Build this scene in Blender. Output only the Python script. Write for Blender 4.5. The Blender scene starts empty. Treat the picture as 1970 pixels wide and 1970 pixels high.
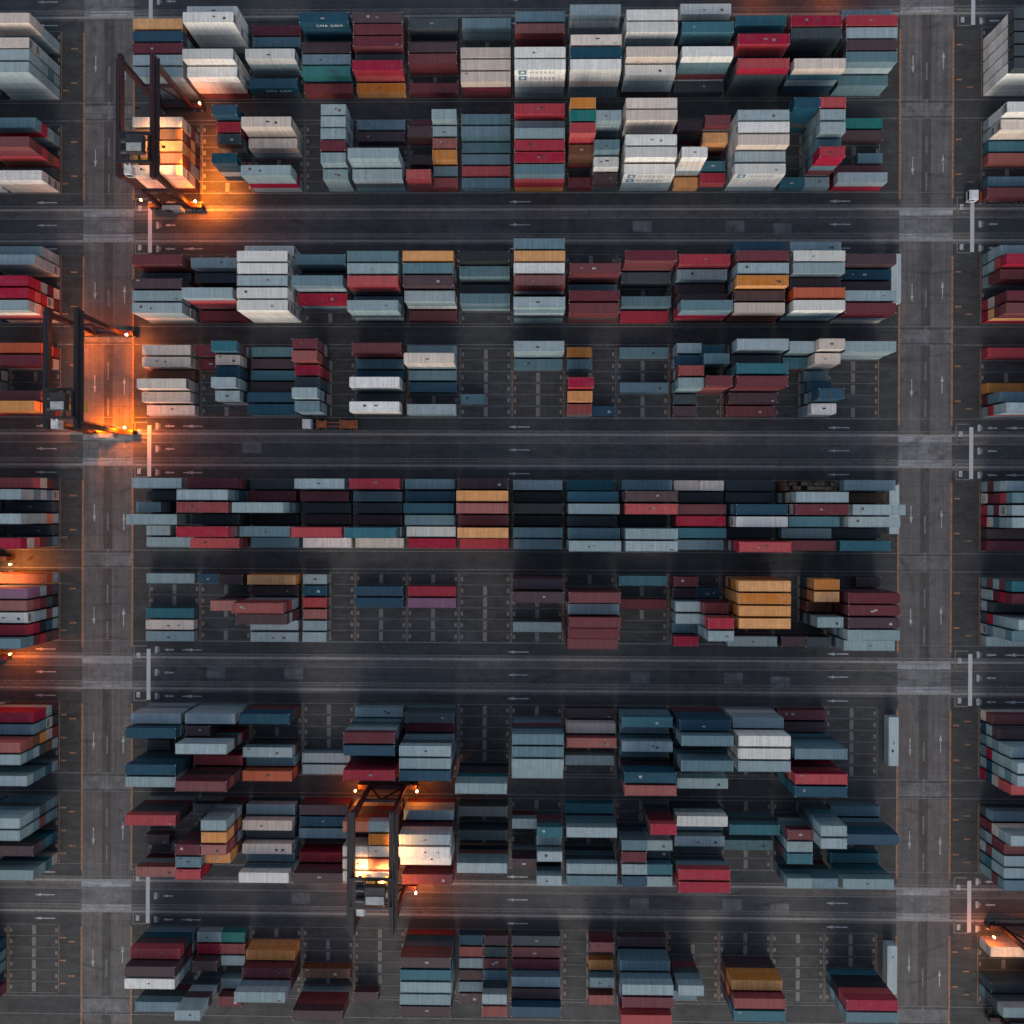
import bpy, bmesh, math, random
import numpy as np
from mathutils import Vector, Matrix

# ------------------------------------------------------------------ camera
scene = bpy.context.scene
F_PX, CAM_H = 1620.0, 214.6
cam_d = bpy.data.cameras.new("camera")
cam_d.sensor_width = 36.0
cam_d.lens = 36.0 * F_PX / 1970.0
cam_d.clip_start = 1.0
cam_d.clip_end = 6000.0
cam = bpy.data.objects.new("camera", cam_d)
scene.collection.objects.link(cam)
cam.location = (0, 0, CAM_H)
cam.rotation_euler = (-0.00123, 0.01535, 0.00381)
scene.camera = cam

# ------------------------------------------------------------------ sky, sun, exposure
SUN_EL, SUN_AZ = math.radians(22), math.radians(180)     # low glow from the south (bottom of the picture)
world = bpy.data.worlds.new("World")
scene.world = world
world.use_nodes = True
wn = world.node_tree.nodes
sky = wn.new("ShaderNodeTexSky")
sky.sky_type = 'NISHITA'
sky.sun_disc = False
sky.sun_elevation = SUN_EL
sky.sun_rotation = SUN_AZ
sky.air_density = 1.0
sky.dust_density = 2.5
sky.ozone_density = 0.6
wn["Background"].inputs["Strength"].default_value = 0.11
hsv = wn.new("ShaderNodeHueSaturation")              # hazy overcast dusk: the blue is washed out
hsv.inputs["Saturation"].default_value = 0.72
world.node_tree.links.new(sky.outputs[0], hsv.inputs["Color"])
world.node_tree.links.new(hsv.outputs[0], wn["Background"].inputs["Color"])
sun_d = bpy.data.lights.new("sun", 'SUN')
sun_d.energy = 0.52
sun_d.angle = math.radians(35)
sun_d.color = (1.0, 0.89, 0.79)
sun = bpy.data.objects.new("sun", sun_d)
scene.collection.objects.link(sun)
sun.rotation_euler = (math.pi/2 - SUN_EL, 0, 0)          # light travels towards +Y, i.e. comes from the south
scene.view_settings.view_transform = 'Standard'
scene.view_settings.look = 'None'
scene.view_settings.exposure = 0.75
scene.view_settings.gamma = 1.0

rng = random.Random(7)
COL = scene.collection
PITCH, PER, BP, B0 = 2.93686, 57.34378, 13.28568, -95.88081   # lane pitch, block period, bay pitch, first bay
E0, F0 = 6.46991, -17.42406                                    # first lane of the two block rows of one period
TH = 2.72                                                      # one tier
ROWS = dict(A=(0, 2), B=(1, 2), C=(0, 1), D=(1, 1), E=(0, 0), F=(1, 0), G=(0, -1), H=(1, -1), I=(0, -2))
LEFT_EDGE, RIGHT_EDGE = -119.75, 115.25

def tag(o, label=None, cat=None, group=None, kind=None):
    if label: o["label"] = label
    if cat: o["category"] = cat
    if group: o["group"] = group
    if kind: o["kind"] = kind
    return o

def lane_y(row, lane):
    t, n = ROWS[row]
    return (F0 if t else E0) + n * PER - PITCH * (lane - 1)

# ------------------------------------------------------------------ mesh builder
class MB:
    def __init__(self):
        self.v, self.f, self.m = [], [], []
    def face(self, pts, mi=0):
        k = len(self.v); self.v += [tuple(p) for p in pts]; self.f.append(tuple(range(k, k + len(pts)))); self.m.append(mi)
    def box(self, x0, x1, y0, y1, z0, z1, mi=0):
        k = len(self.v)
        self.v += [(x0,y0,z0),(x1,y0,z0),(x1,y1,z0),(x0,y1,z0),(x0,y0,z1),(x1,y0,z1),(x1,y1,z1),(x0,y1,z1)]
        for q in ((3,2,1,0),(4,5,6,7),(0,1,5,4),(1,2,6,5),(2,3,7,6),(3,0,4,7)):
            self.f.append(tuple(k + i for i in q)); self.m.append(mi)
    def bar(self, a, b, w, h, mi=0, w2=None, h2=None):
        a, b = Vector(a), Vector(b); d = (b - a).normalized()
        up = Vector((0, 0, 1)) if abs(d.z) < 0.9 else Vector((0, 1, 0))
        s = d.cross(up).normalized(); u = s.cross(d)
        w2 = w if w2 is None else w2; h2 = h if h2 is None else h2
        k = len(self.v)
        for p, ww, hh in ((a, w, h), (b, w2, h2)):
            for i, j in ((-1,-1),(1,-1),(1,1),(-1,1)):
                self.v.append(tuple(p + s*(i*ww/2) + u*(j*hh/2)))
        for q in ((3,2,1,0),(4,5,6,7),(0,1,5,4),(1,2,6,5),(2,3,7,6),(3,0,4,7)):
            self.f.append(tuple(k + i for i in q)); self.m.append(mi)
    def cyl(self, a, b, r, n=12, mi=0, r2=None):
        a, b = Vector(a), Vector(b); d = (b - a).normalized()
        up = Vector((0, 0, 1)) if abs(d.z) < 0.9 else Vector((0, 1, 0))
        s = d.cross(up).normalized(); u = s.cross(d); r2 = r if r2 is None else r2
        k = len(self.v)
        for p, rr in ((a, r), (b, r2)):
            for i in range(n):
                t = 2*math.pi*i/n; self.v.append(tuple(p + s*(rr*math.cos(t)) + u*(rr*math.sin(t))))
        for i in range(n):
            j = (i+1) % n; self.f.append((k+i, k+j, k+n+j, k+n+i)); self.m.append(mi)
        self.f.append(tuple(k+n-1-i for i in range(n))); self.m.append(mi)
        self.f.append(tuple(k+n+i for i in range(n))); self.m.append(mi)
    def mesh(self, name, mats):
        me = bpy.data.meshes.new(name)
        me.from_pydata(self.v, [], self.f)
        for m in (mats if isinstance(mats, (list, tuple)) else [mats]): me.materials.append(m)
        if any(self.m): me.polygons.foreach_set("material_index", self.m)
        me.update()
        bm = bmesh.new(); bm.from_mesh(me); bmesh.ops.recalc_face_normals(bm, faces=bm.faces); bm.to_mesh(me); bm.free()
        return me
    def build(self, name, mats, parent=None, loc=(0,0,0), rz=0):
        o = bpy.data.objects.new(name, self.mesh(name, mats)); COL.objects.link(o)
        o.location = loc; o.rotation_euler = (0, 0, rz)
        if parent: o.parent = parent
        return o

def empty(name, loc=(0,0,0), rz=0):
    o = bpy.data.objects.new(name, None); COL.objects.link(o); o.location = loc; o.rotation_euler = (0,0,rz); o.empty_display_size = 1
    return o

# ------------------------------------------------------------------ materials
def new_mat(name):
    m = bpy.data.materials.new(name); m.use_nodes = True
    return m, m.node_tree.nodes, m.node_tree.links, m.node_tree.nodes["Principled BSDF"]

def noise(N, L, vec, scale, detail=4, rough=0.6):
    n = N.new("ShaderNodeTexNoise"); n.inputs["Scale"].default_value = scale
    n.inputs["Detail"].default_value = detail; n.inputs["Roughness"].default_value = rough
    if vec is not None: L.new(vec, n.inputs["Vector"])
    return n.outputs["Fac"]

def ramp(N, L, fac, p0, p1, c0=0.0, c1=1.0):
    r = N.new("ShaderNodeMapRange"); r.inputs[1].default_value = p0; r.inputs[2].default_value = p1
    r.inputs[3].default_value = c0; r.inputs[4].default_value = c1; L.new(fac, r.inputs[0]); return r.outputs[0]

def mixc(N, L, fac, a, b, mode='MIX'):
    x = N.new("ShaderNodeMix"); x.data_type = 'RGBA'; x.blend_type = mode
    for s, v in ((x.inputs[0], fac), (x.inputs[6], a), (x.inputs[7], b)):
        if isinstance(v, (int, float)): s.default_value = v
        elif isinstance(v, tuple): s.default_value = (*v, 1) if len(v) == 3 else v
        else: L.new(v, s)
    return x.outputs[2]

def grey(N, L, fac):
    c = N.new("ShaderNodeCombineColor")
    for i in range(3): L.new(fac, c.inputs[i])
    return c.outputs[0]

def position(N, L, scale=(1,1,1)):
    g = N.new("ShaderNodeNewGeometry"); mp = N.new("ShaderNodeMapping"); mp.inputs["Scale"].default_value = scale
    L.new(g.outputs["Position"], mp.inputs["Vector"]); return mp.outputs[0]

def paint_mat(name, col, rough=0.55, dirt=0.5, rust=0.5):
    """weathered container paint: each container its own tone, dust blotches, rust and scuffs"""
    m, N, L, B = new_mat(name)
    oi = N.new("ShaderNodeObjectInfo"); at = N.new("ShaderNodeAttribute"); at.attribute_name = "tone"
    add = N.new("ShaderNodeMath"); add.operation = 'ADD'; L.new(oi.outputs["Random"], add.inputs[0]); L.new(at.outputs["Fac"], add.inputs[1])
    fr = N.new("ShaderNodeMath"); fr.operation = 'FRACT'; L.new(add.outputs[0], fr.inputs[0])
    tone = ramp(N, L, fr.outputs[0], 0, 1, 0.80, 1.16)
    c = mixc(N, L, 1.0, col, grey(N, L, tone), 'MULTIPLY')
    hs = N.new("ShaderNodeHueSaturation")
    L.new(ramp(N, L, fr.outputs[0], 0, 1, 0.49, 0.51), hs.inputs["Hue"]); L.new(ramp(N, L, fr.outputs[0], 1, 0, 0.82, 1.1), hs.inputs["Saturation"])
    L.new(c, hs.inputs["Color"]); c = hs.outputs[0]
    p = position(N, L)
    big = ramp(N, L, noise(N, L, p, 0.7, 6, 0.72), 0.42, 0.66)
    lum = sum(col) / 3
    dust = tuple(0.62*v + 0.38*(0.055 + 0.55*lum) for v in col)
    mul = N.new("ShaderNodeMath"); mul.operation = 'MULTIPLY'; mul.inputs[1].default_value = dirt; L.new(big, mul.inputs[0])
    c = mixc(N, L, mul.outputs[0], c, dust)
    pstr = position(N, L, (0.35, 3.2, 0.6))
    streak = ramp(N, L, noise(N, L, pstr, 1.0, 4, 0.7), 0.50, 0.75)
    mul2 = N.new("ShaderNodeMath"); mul2.operation = 'MULTIPLY'; mul2.inputs[1].default_value = 0.45*dirt; L.new(streak, mul2.inputs[0])
    c = mixc(N, L, mul2.outputs[0], c, tuple(0.45*v for v in col))
    cross = ramp(N, L, noise(N, L, position(N, L, (2.6, 0.10, 0.08)), 1.0, 3, 0.75), 0.30, 0.70, 0.78, 1.18)   # roof sheets and side panels
    c = mixc(N, L, 1.0, c, grey(N, L, cross), 'MULTIPLY')
    spots = ramp(N, L, noise(N, L, p, 1.9, 6, 0.72), 0.60, 0.72)
    mul3 = N.new("ShaderNodeMath"); mul3.operation = 'MULTIPLY'; mul3.inputs[1].default_value = rust; L.new(spots, mul3.inputs[0])
    c = mixc(N, L, mul3.outputs[0], c, (0.07, 0.035, 0.022))
    L.new(c, B.inputs["Base Color"])
    B.inputs["Roughness"].default_value = rough
    B.inputs["Specular IOR Level"].default_value = 0.3
    return m

def plain(name, col, rough=0.6, metal=0.0, var=0.35, scale=0.8):
    m, N, L, B = new_mat(name)
    p = position(N, L)
    f = ramp(N, L, noise(N, L, p, scale, 5, 0.65), 0.3, 0.7, 1 - var, 1 + var)
    L.new(mixc(N, L, 1.0, col, grey(N, L, f), 'MULTIPLY'), B.inputs["Base Color"])
    B.inputs["Roughness"].default_value = rough; B.inputs["Metallic"].default_value = metal
    return m

def emit(name, col, strength):
    m, N, L, B = new_mat(name)
    B.inputs["Base Color"].default_value = (*col, 1)
    B.inputs["Emission Color"].default_value = (*col, 1); B.inputs["Emission Strength"].default_value = strength
    return m

def ground_mat(name, col, streak=(1, 1, 1), var=0.35, stain=0.5, patch=0.25, tint=(0.10, 0.075, 0.06), seam=None):
    """asphalt or concrete: aggregate speckle, worn streaks along the traffic, oil stains, repair patches"""
    m, N, L, B = new_mat(name)
    p = position(N, L)
    ps = position(N, L, streak)
    f1 = ramp(N, L, noise(N, L, ps, 0.35, 6, 0.7), 0.28, 0.72, 1 - var, 1 + var)
    f2 = ramp(N, L, noise(N, L, p, 3.5, 4, 0.8), 0.2, 0.8, 0.78, 1.22)
    c = mixc(N, L, 1.0, col, grey(N, L, f1), 'MULTIPLY')
    c = mixc(N, L, 1.0, c, grey(N, L, f2), 'MULTIPLY')
    fine = position(N, L, tuple(v*(0.25 if v < 1 else 2.2) for v in streak))           # fine lengthwise tyre and drag marks
    f3 = ramp(N, L, noise(N, L, fine, 0.8, 5, 0.8), 0.3, 0.7, 1 - 0.9*var, 1 + 0.9*var)
    c = mixc(N, L, 1.0, c, grey(N, L, f3), 'MULTIPLY')
    f4 = ramp(N, L, noise(N, L, p, 0.35, 6, 0.75), 0.35, 0.68, 0.72, 1.2)
    c = mixc(N, L, 1.0, c, grey(N, L, f4), 'MULTIPLY')
    wv = N.new("ShaderNodeTexWave"); wv.wave_type = 'RINGS'; wv.inputs["Scale"].default_value = 0.05; wv.inputs["Distortion"].default_value = 26
    wv.inputs["Detail"].default_value = 1.5; wv.inputs["Detail Scale"].default_value = 0.35; L.new(p, wv.inputs["Vector"])
    sc = N.new("ShaderNodeMath"); sc.operation = 'MULTIPLY'
    L.new(ramp(N, L, wv.outputs["Fac"], 0.93, 0.985), sc.inputs[0]); L.new(ramp(N, L, noise(N, L, p, 0.09, 3, 0.6), 0.50, 0.62, 0, 0.55), sc.inputs[1])
    c = mixc(N, L, sc.outputs[0], c, tuple(0.30*v for v in col))
    oil = N.new("ShaderNodeTexVoronoi"); oil.inputs["Scale"].default_value = 0.22; L.new(p, oil.inputs["Vector"])
    so_ = N.new("ShaderNodeMath"); so_.operation = 'MULTIPLY'
    L.new(ramp(N, L, oil.outputs["Distance"], 0.10, 0.28, 0.7, 0), so_.inputs[0]); L.new(ramp(N, L, noise(N, L, p, 0.6, 4, 0.7), 0.42, 0.6), so_.inputs[1])
    c = mixc(N, L, so_.outputs[0], c, tuple(0.32*v for v in col))
    big = ramp(N, L, noise(N, L, p, 0.03, 3, 0.5), 0.4, 0.65)
    mt = N.new("ShaderNodeMath"); mt.operation = 'MULTIPLY'; mt.inputs[1].default_value = patch; L.new(big, mt.inputs[0])
    c = mixc(N, L, mt.outputs[0], c, tint)
    st = ramp(N, L, noise(N, L, ps, 0.9, 5, 0.75), 0.58, 0.70)
    ms = N.new("ShaderNodeMath"); ms.operation = 'MULTIPLY'; ms.inputs[1].default_value = stain; L.new(st, ms.inputs[0])
    c = mixc(N, L, ms.outputs[0], c, tuple(v*0.35 for v in col))
    if seam:
        w = N.new("ShaderNodeTexBrick"); w.offset = 0; w.inputs["Scale"].default_value = 1.0
        w.inputs["Brick Width"].default_value = seam[0]; w.inputs["Row Height"].default_value = seam[1]; w.inputs["Mortar Size"].default_value = 0.05
        w.inputs["Color1"].default_value = (1,1,1,1); w.inputs["Color2"].default_value = (0.82,0.82,0.84,1); w.inputs["Mortar"].default_value = (0.5,0.5,0.5,1)
        L.new(p, w.inputs["Vector"]); c = mixc(N, L, 1.0, c, w.outputs["Color"], 'MULTIPLY')
    L.new(c, B.inputs["Base Color"])
    L.new(ramp(N, L, noise(N, L, p, 0.2, 4, 0.6), 0.3, 0.7, 0.62, 0.9), B.inputs["Roughness"])
    return m

PAINT = {   # letter: (colour word, base colour)
 'w': ('white', (0.62, 0.625, 0.61)), 'c': ('cream', (0.58, 0.50, 0.44)), 's': ('pale grey', (0.235, 0.322, 0.358)),
 'b': ('steel blue', (0.098, 0.185, 0.230)), 't': ('teal blue', (0.022, 0.125, 0.170)), 'g': ('sea green', (0.012, 0.16, 0.155)),
 'n': ('navy', (0.004, 0.056, 0.100)), 'd': ('slate', (0.042, 0.060, 0.072)), 'k': ('black', (0.016, 0.018, 0.022)),
 'r': ('red', (0.34, 0.015, 0.033)), 'm': ('maroon', (0.130, 0.025, 0.035)), 'p': ('plum', (0.062, 0.036, 0.044)),
 'o': ('ochre', (0.58, 0.235, 0.050)), 'q': ('brown', (0.14, 0.065, 0.035)), 'a': ('brick red', (0.26, 0.065, 0.06)),
 'e': ('orange red', (0.42, 0.085, 0.03)), 'v': ('violet', (0.22, 0.10, 0.18)),
 'l': ('light grey', (0.42, 0.50, 0.53)) }
MAT = {k: paint_mat("container_paint_" + v[0].replace(' ', '_'), v[1], dirt=0.62 if k in 'wcsbo' else 0.45,
                    rust=0.55 if k in 'wcso' else 0.35) for k, v in PAINT.items()}
M_ASPHALT = ground_mat("yard_asphalt", (0.040, 0.042, 0.044), (0.5, 1.3, 1), 0.45, 0.6, 0.3, (0.055, 0.052, 0.052))
M_LANE = ground_mat("lane_asphalt", (0.038, 0.040, 0.043), (0.10, 2.0, 1), 0.35, 0.5, 0.35, (0.050, 0.050, 0.055))
M_MID = ground_mat("mid_asphalt", (0.066, 0.066, 0.069), (0.10, 2.2, 1), 0.35, 0.55, 0.5, (0.030, 0.034, 0.040))
M_RUN = ground_mat("runway_concrete", (0.118, 0.109, 0.106), (0.06, 3.0, 1), 0.50, 0.75, 0.4, (0.070, 0.055, 0.05), seam=(6.1, 40))
M_ROAD = ground_mat("road_concrete", (0.128, 0.118, 0.117), (2.2, 0.10, 1), 0.36, 0.75, 0.45, (0.085, 0.085, 0.092), seam=(30, 6.6))
M_OIL = ground_mat("road_oil", (0.062, 0.058, 0.060), (2.2, 0.15, 1), 0.4, 0.6, 0.2)
M_SLAB = ground_mat("crossing_slab", (0.150, 0.154, 0.162), (0.5, 0.5, 1), 0.25, 0.4, 0.2, seam=(3.3, 3.9))
M_STRIP = ground_mat("crossing_strip", (0.29, 0.305, 0.325), (0.3, 1.2, 1), 0.35, 0.6, 0.2, seam=(3.3, 10))
def worn(name, col, keep=0.5):
    m, N, L, B = new_mat(name)
    p = position(N, L)
    f = ramp(N, L, noise(N, L, p, 1.6, 5, 0.7), keep - 0.12, keep + 0.12)
    L.new(mixc(N, L, f, col, tuple(0.3*v + 0.03 for v in col)), B.inputs["Base Color"]); B.inputs["Roughness"].default_value = 0.7
    return m
M_WHITE = worn("white_road_paint", (0.46, 0.48, 0.50), 0.54)
M_STOP = worn("stop_line_paint", (0.50, 0.51, 0.53), 0.68)
M_PAD = worn("slot_pad_concrete", (0.19, 0.18, 0.17), 0.58)
M_YELLOW = worn("orange_road_paint", (0.42, 0.20, 0.09), 0.50)
M_GUIDE = worn("runway_guide_line", (0.25, 0.245, 0.24), 0.60)
M_FAINT = worn("faded_road_paint", (0.20, 0.20, 0.20), 0.50)

# ------------------------------------------------------------------ the setting: ground, roads, markings
def sheet(name, mat, rects, z):
    b = MB()
    for x0, x1, y0, y1 in rects: b.face([(x0,y0,z),(x1,y0,z),(x1,y1,z),(x0,y1,z)])
    return tag(b.build(name, mat), kind="structure")
sheet("ground", M_ASPHALT, [(-2500, 2500, -2500, 2500)], 0.0)
NS = [(-113.6, -100.6), (94.4, 107.85)]
MIDS = [15.5 + PER*n for n in range(-4, 5)]
XR = 420
# truck lanes beside the blocks, darker asphalt
sheet("truck_lane", M_LANE, [(-XR, XR, m + 4.75, m + 8.0) for m in MIDS] + [(-XR, XR, m - 7.1, m - 4.95) for m in MIDS], 0.004)
sheet("road", M_MID, [(-XR, XR, m - 2.1, m + 1.6) for m in MIDS], 0.004)
sheet("crane_runway", M_RUN, [(-XR, XR, m + 1.6, m + 4.75) for m in MIDS] + [(-XR, XR, m - 4.95, m - 2.1) for m in MIDS], 0.004)
sheet("middle_runway", M_LANE, [(-XR, XR, m - 29.8, m - 26.9) for m in MIDS], 0.004)
for x0, x1 in NS:
    sheet("cross_road", M_ROAD, [(x0, x1, -300, 300)], 0.010)
    xc = (x0 + x1)/2 + 0.1
    sheet("worn_strip", M_OIL, [(xc - 1.25, xc + 1.05, m - PER + 4.3, m - 4.3) for m in MIDS], 0.014)
    sheet("crossing_slab", M_SLAB, [(x0, x1, m - 3.9, m + 4.0) for m in MIDS], 0.018)
    sheet("crossing_strip", M_STRIP, [(x0, x1, m + 2.25, m + 4.05) for m in MIDS] + [(x0, x1, m - 4.0, m - 2.3) for m in MIDS]
          , 0.022)
    sheet("crossing_band", M_SLAB, [(x0, x1, m - 30.0, m - 26.6) for m in MIDS], 0.018)
    sheet("dark_joint", M_OIL, [(x0, x1, m - 30.6, m - 30.0) for m in MIDS] + [(x0, x1, m - 26.6, m - 26.0) for m in MIDS], 0.022)

white, yellow, faint, guide, stop, pads = [], [], [], [], [], []
def arrow_x(out, x, y, L=5.2, w=0.26, head=1.6, d=-1):
    out.append([(x - L/2, y - w/2), (x + L/2, y - w/2), (x + L/2, y + w/2), (x - L/2, y + w/2)])
    h = x + d*L/2
    out.append([(h - d*head, y - 0.40), (h - d*head, y + 0.40), (h, y)])
def arrow_y(out, x, y, L=4.4, w=0.22, head=1.5, d=1):
    out.append([(x - w/2, y - L/2), (x + w/2, y - L/2), (x + w/2, y + L/2), (x - w/2, y + L/2)])
    h = y + d*L/2
    out.append([(x - 0.42, h - d*head), (x + 0.42, h - d*head), (x, h)])
def rect(out, x0, x1, y0, y1): out.append([(x0,y0),(x1,y0),(x1,y1),(x0,y1)])
for i, m in enumerate(MIDS):
    for dy in (5.9, 0.05, -6.0):
        for x in (-123.0, -1.5, 79.5, 196.0):
            arrow_x(white, x, m + dy, d=-1)
        for bx in (-96.4, 112.7):      # painted number block, dash and second arrow at the head of every block
            rect(white, bx + 1.6, bx + 2.3, m + dy - 0.85, m + dy + 0.85); rect(faint, bx + 2.3, bx + 2.9, m + dy - 0.6, m + dy + 0.6)
            arrow_x(white, bx + 5.3, m + dy, L=2.4, w=0.35, head=0.9)
            if abs(dy) > 1: arrow_x(white, bx + 11.2, m + dy, L=5.0, w=0.22, head=2.6)
    for bx in (-96.4, 112.7):
        rect(stop, bx - 0.5, bx + 0.5, m - 7.0, m + 6.1)
        for s, y in ((1, m + 4.9), (-1, m - 5.2)):
            rect(faint, bx - 3.9, bx - 3.6, y - 2.1, y + 2.1)
            rect(faint, bx - 3.6, bx - 0.5, y + 1.8, y + 2.1); rect(faint, bx - 3.6, bx - 0.5, y - 2.1, y - 1.8)
            rect(white, bx - 3.1, bx - 2.2, y - 1.2, y + 0.2)
    # thin pale guide lines along the crane runways, and runway edges in the middle aisle
    rect(guide, -XR, XR, m + 3.65, m + 4.25); rect(guide, -XR, XR, m - 4.3, m - 3.75)
    rect(faint, -XR, XR, m + 1.62, m + 1.85); rect(faint, -XR, XR, m - 2.35, m - 2.12); rect(faint, -XR, XR, m + 4.8, m + 5.0); rect(faint, -XR, XR, m - 3.05, m - 2.85)
    rect(faint, -XR, XR, m - 26.0, m - 25.8); rect(faint, -XR, XR, m - 30.6, m - 30.4)
    rect(faint, -XR, XR, m + 8.05, m + 8.2)
    for x0, x1 in NS:
        xc = (x0 + x1)/2 + 0.1
        for a, b in ((m - PER + 6.5, m - 8.0),):
            rect(yellow, x0 - 0.16, x0 + 0.30, a, b); rect(yellow, x1 - 0.30, x1 + 0.16, a, b)
            y = a + 2
            while y < b - 4:
                rect(faint, xc - 0.28, xc + 0.12, y, y + 4.6); y += 9.3
        for yy, d in ((-16.5, 1), (-41.5, -1)):
            arrow_y(white, xc - 3.55, m + yy + rng.uniform(-1.5, 1.5), d=-1); arrow_y(white, xc + 4.1, m + yy + rng.uniform(-2.5, 1.5), d=1)
# repair patches in the middle lanes
patch = []
for x, y in ((29.5, 72.6), (53, 72.6), (65, 71.9), (29.5, -42.1), (53, -42.1), (65, -43.0), (-59, -41.7), (-79, -41.6), (29.5, -99.6), (53, -99.6), (65, -100.6), (-57, -99.2), (-70, 16.2)):
    patch.append((x - 2.4, x + 2.4, y - 1.6, y + 1.2))
sheet("road_patch", M_SLAB, patch, 0.008)
# painted container slots: bay ends, mid line and lane lines, and short pads between the lanes
for row, (t, n) in ROWS.items():
    yt, yb = lane_y(row, 1) + 1.45, lane_y(row, 6) - 1.45
    xs = [B0 + BP*b for b in range(14)] + [RIGHT_EDGE + BP*b for b in range(3)] + [LEFT_EDGE - 12.19 - BP*b for b in range(3)]
    for k, x in enumerate(xs):
        for xx, w in ((x - 0.35, 0.16), (x + 12.54, 0.16)):
            rect(yellow if row in 'DFI' and k % 3 == 1 or k >= 14 else faint, xx - w/2, xx + w/2, yb, yt)
        for l in range(6):
            y = lane_y(row, l + 1)
            if rng.random() < 0.85: rect(pads, x + 5.6, x + 6.6, y - 1.15, y + 1.15)
            rect(pads, x - 0.1, x + 0.5, y - 0.5, y + 0.5); rect(pads, x + 11.6, x + 12.2, y - 0.5, y + 0.5)
    for l in range(7):
        y = lane_y(row, 1) + PITCH*(0.5 - l)
        rect(faint, B0, B0 + 13*BP + 12.2, y - 0.07, y + 0.07)
        rect(faint, RIGHT_EDGE, RIGHT_EDGE + 40, y - 0.07, y + 0.07); rect(faint, LEFT_EDGE - 40, LEFT_EDGE, y - 0.07, y + 0.07)
    # orange dashes painted beside the roads at the block heads
    for l in range(6):
        y = lane_y(row, l + 1)
        if l in (1, 4):
            rect(yellow, 108.5, 110.0, y - 0.2, y + 0.2); rect(yellow, -116.9, -115.2, y - 0.2, y + 0.2)
        if (row in 'GHI' and l % 2) or l == 5:
            rect(yellow, 111.3, 112.9, y + 0.85, y + 1.15); rect(yellow, -119.0, -117.6, y + 0.8, y + 1.2)
def markings(name, mat, polys, z):
    b = MB()
    for p in polys: b.face([(x, y, z) for x, y in p])
    return tag(b.build(name, mat), kind="structure")
# separate heights so that crossing marks never share a plane
def split_layers(polys):
    lay = []
    for p in polys:
        x0, x1 = min(q[0] for q in p), max(q[0] for q in p); y0, y1 = min(q[1] for q in p), max(q[1] for q in p)
        for L in lay:
            if not any(x0 < b[1] and x1 > b[0] and y0 < b[3] and y1 > b[2] for b, _ in L): L.append(((x0,x1,y0,y1), p)); break
        else: lay.append([((x0,x1,y0,y1), p)])
    return lay
z = 0.026
for nm, mat, polys in (("guide_lines", M_GUIDE, guide), ("faded_lines", M_FAINT, faint), ("orange_lines", M_YELLOW, yellow), ("white_lines", M_WHITE, white), ("stop_lines", M_STOP, stop), ("slot_pads", M_PAD, pads)):
    b = MB()
    for L in split_layers(polys):
        for _, p in L: b.face([(x, y, z) for x, y in p])
        z += 0.004
    tag(b.build(nm, mat), kind="structure")

# ------------------------------------------------------------------ containers
W2, HC = 1.219, 2.70
def corrugated(mb, x0, x1, y, z0, z1, s, pitch=0.42, depth=0.045):
    """a side wall along x; outer face towards s*y"""
    n = max(2, int(round((x1 - x0)/pitch))); dx = (x1 - x0)/n; pts = []
    for i in range(n):
        a = x0 + i*dx
        pts += [(a, 0), (a + dx*0.33, 0), (a + dx*0.5, depth), (a + dx*0.83, depth)]
    pts.append((x1, 0))
    k = len(mb.v)
    for x, d in pts: mb.v.append((x, y - s*d, z0)); mb.v.append((x, y - s*d, z1))
    for i in range(len(pts) - 1):
        a = k + 2*i; mb.f.append((a, a+2, a+3, a+1)); mb.m.append(0)
def body_mesh(L):
    b = MB(); h = L/2
    b.box(-h + 0.03, h - 0.03, -W2 + 0.05, W2 - 0.05, 0.10, 0.18)                       # floor
    for sx in (-1, 1):
        for sy in (-1, 1):
            b.box(sx*h - (0.16 if sx > 0 else 0), sx*h + (0.16 if sx < 0 else 0), sy*W2 - (0.14 if sy > 0 else 0), sy*W2 + (0.14 if sy < 0 else 0), 0.0, HC)
        b.box(sx*h - (0.10 if sx > 0 else 0), sx*h + (0.10 if sx < 0 else 0), -W2 + 0.14, W2 - 0.14, HC - 0.16, HC - 0.02)   # headers
        b.box(sx*h - (0.10 if sx > 0 else 0), sx*h + (0.10 if sx < 0 else 0), -W2 + 0.14, W2 - 0.14, 0.02, 0.18)
        b.box(-h + 0.16, h - 0.16, sx*W2 - (0.07 if sx > 0 else 0), sx*W2 + (0.07 if sx < 0 else 0), HC - 0.13, HC - 0.025)   # top rails
        b.box(-h + 0.16, h - 0.16, sx*W2 - (0.07 if sx > 0 else 0), sx*W2 + (0.07 if sx < 0 else 0), 0.01, 0.15)
        corrugated(b, -h + 0.16, h - 0.16, sx*(W2 - 0.02), 0.15, HC - 0.13, sx)
    b.box(-h + 0.04, -h + 0.08, -W2 + 0.14, W2 - 0.14, 0.18, HC - 0.16)                   # front wall
    for sx in (-1, 1):
        for sy in (-1, 1): b.box(sx*(h - 0.085) - 0.095, sx*(h - 0.085) + 0.095, sy*(W2 - 0.08) - 0.09, sy*(W2 - 0.08) + 0.09, HC - 0.12, HC + 0.008, 1)   # corner castings
    return b
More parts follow.
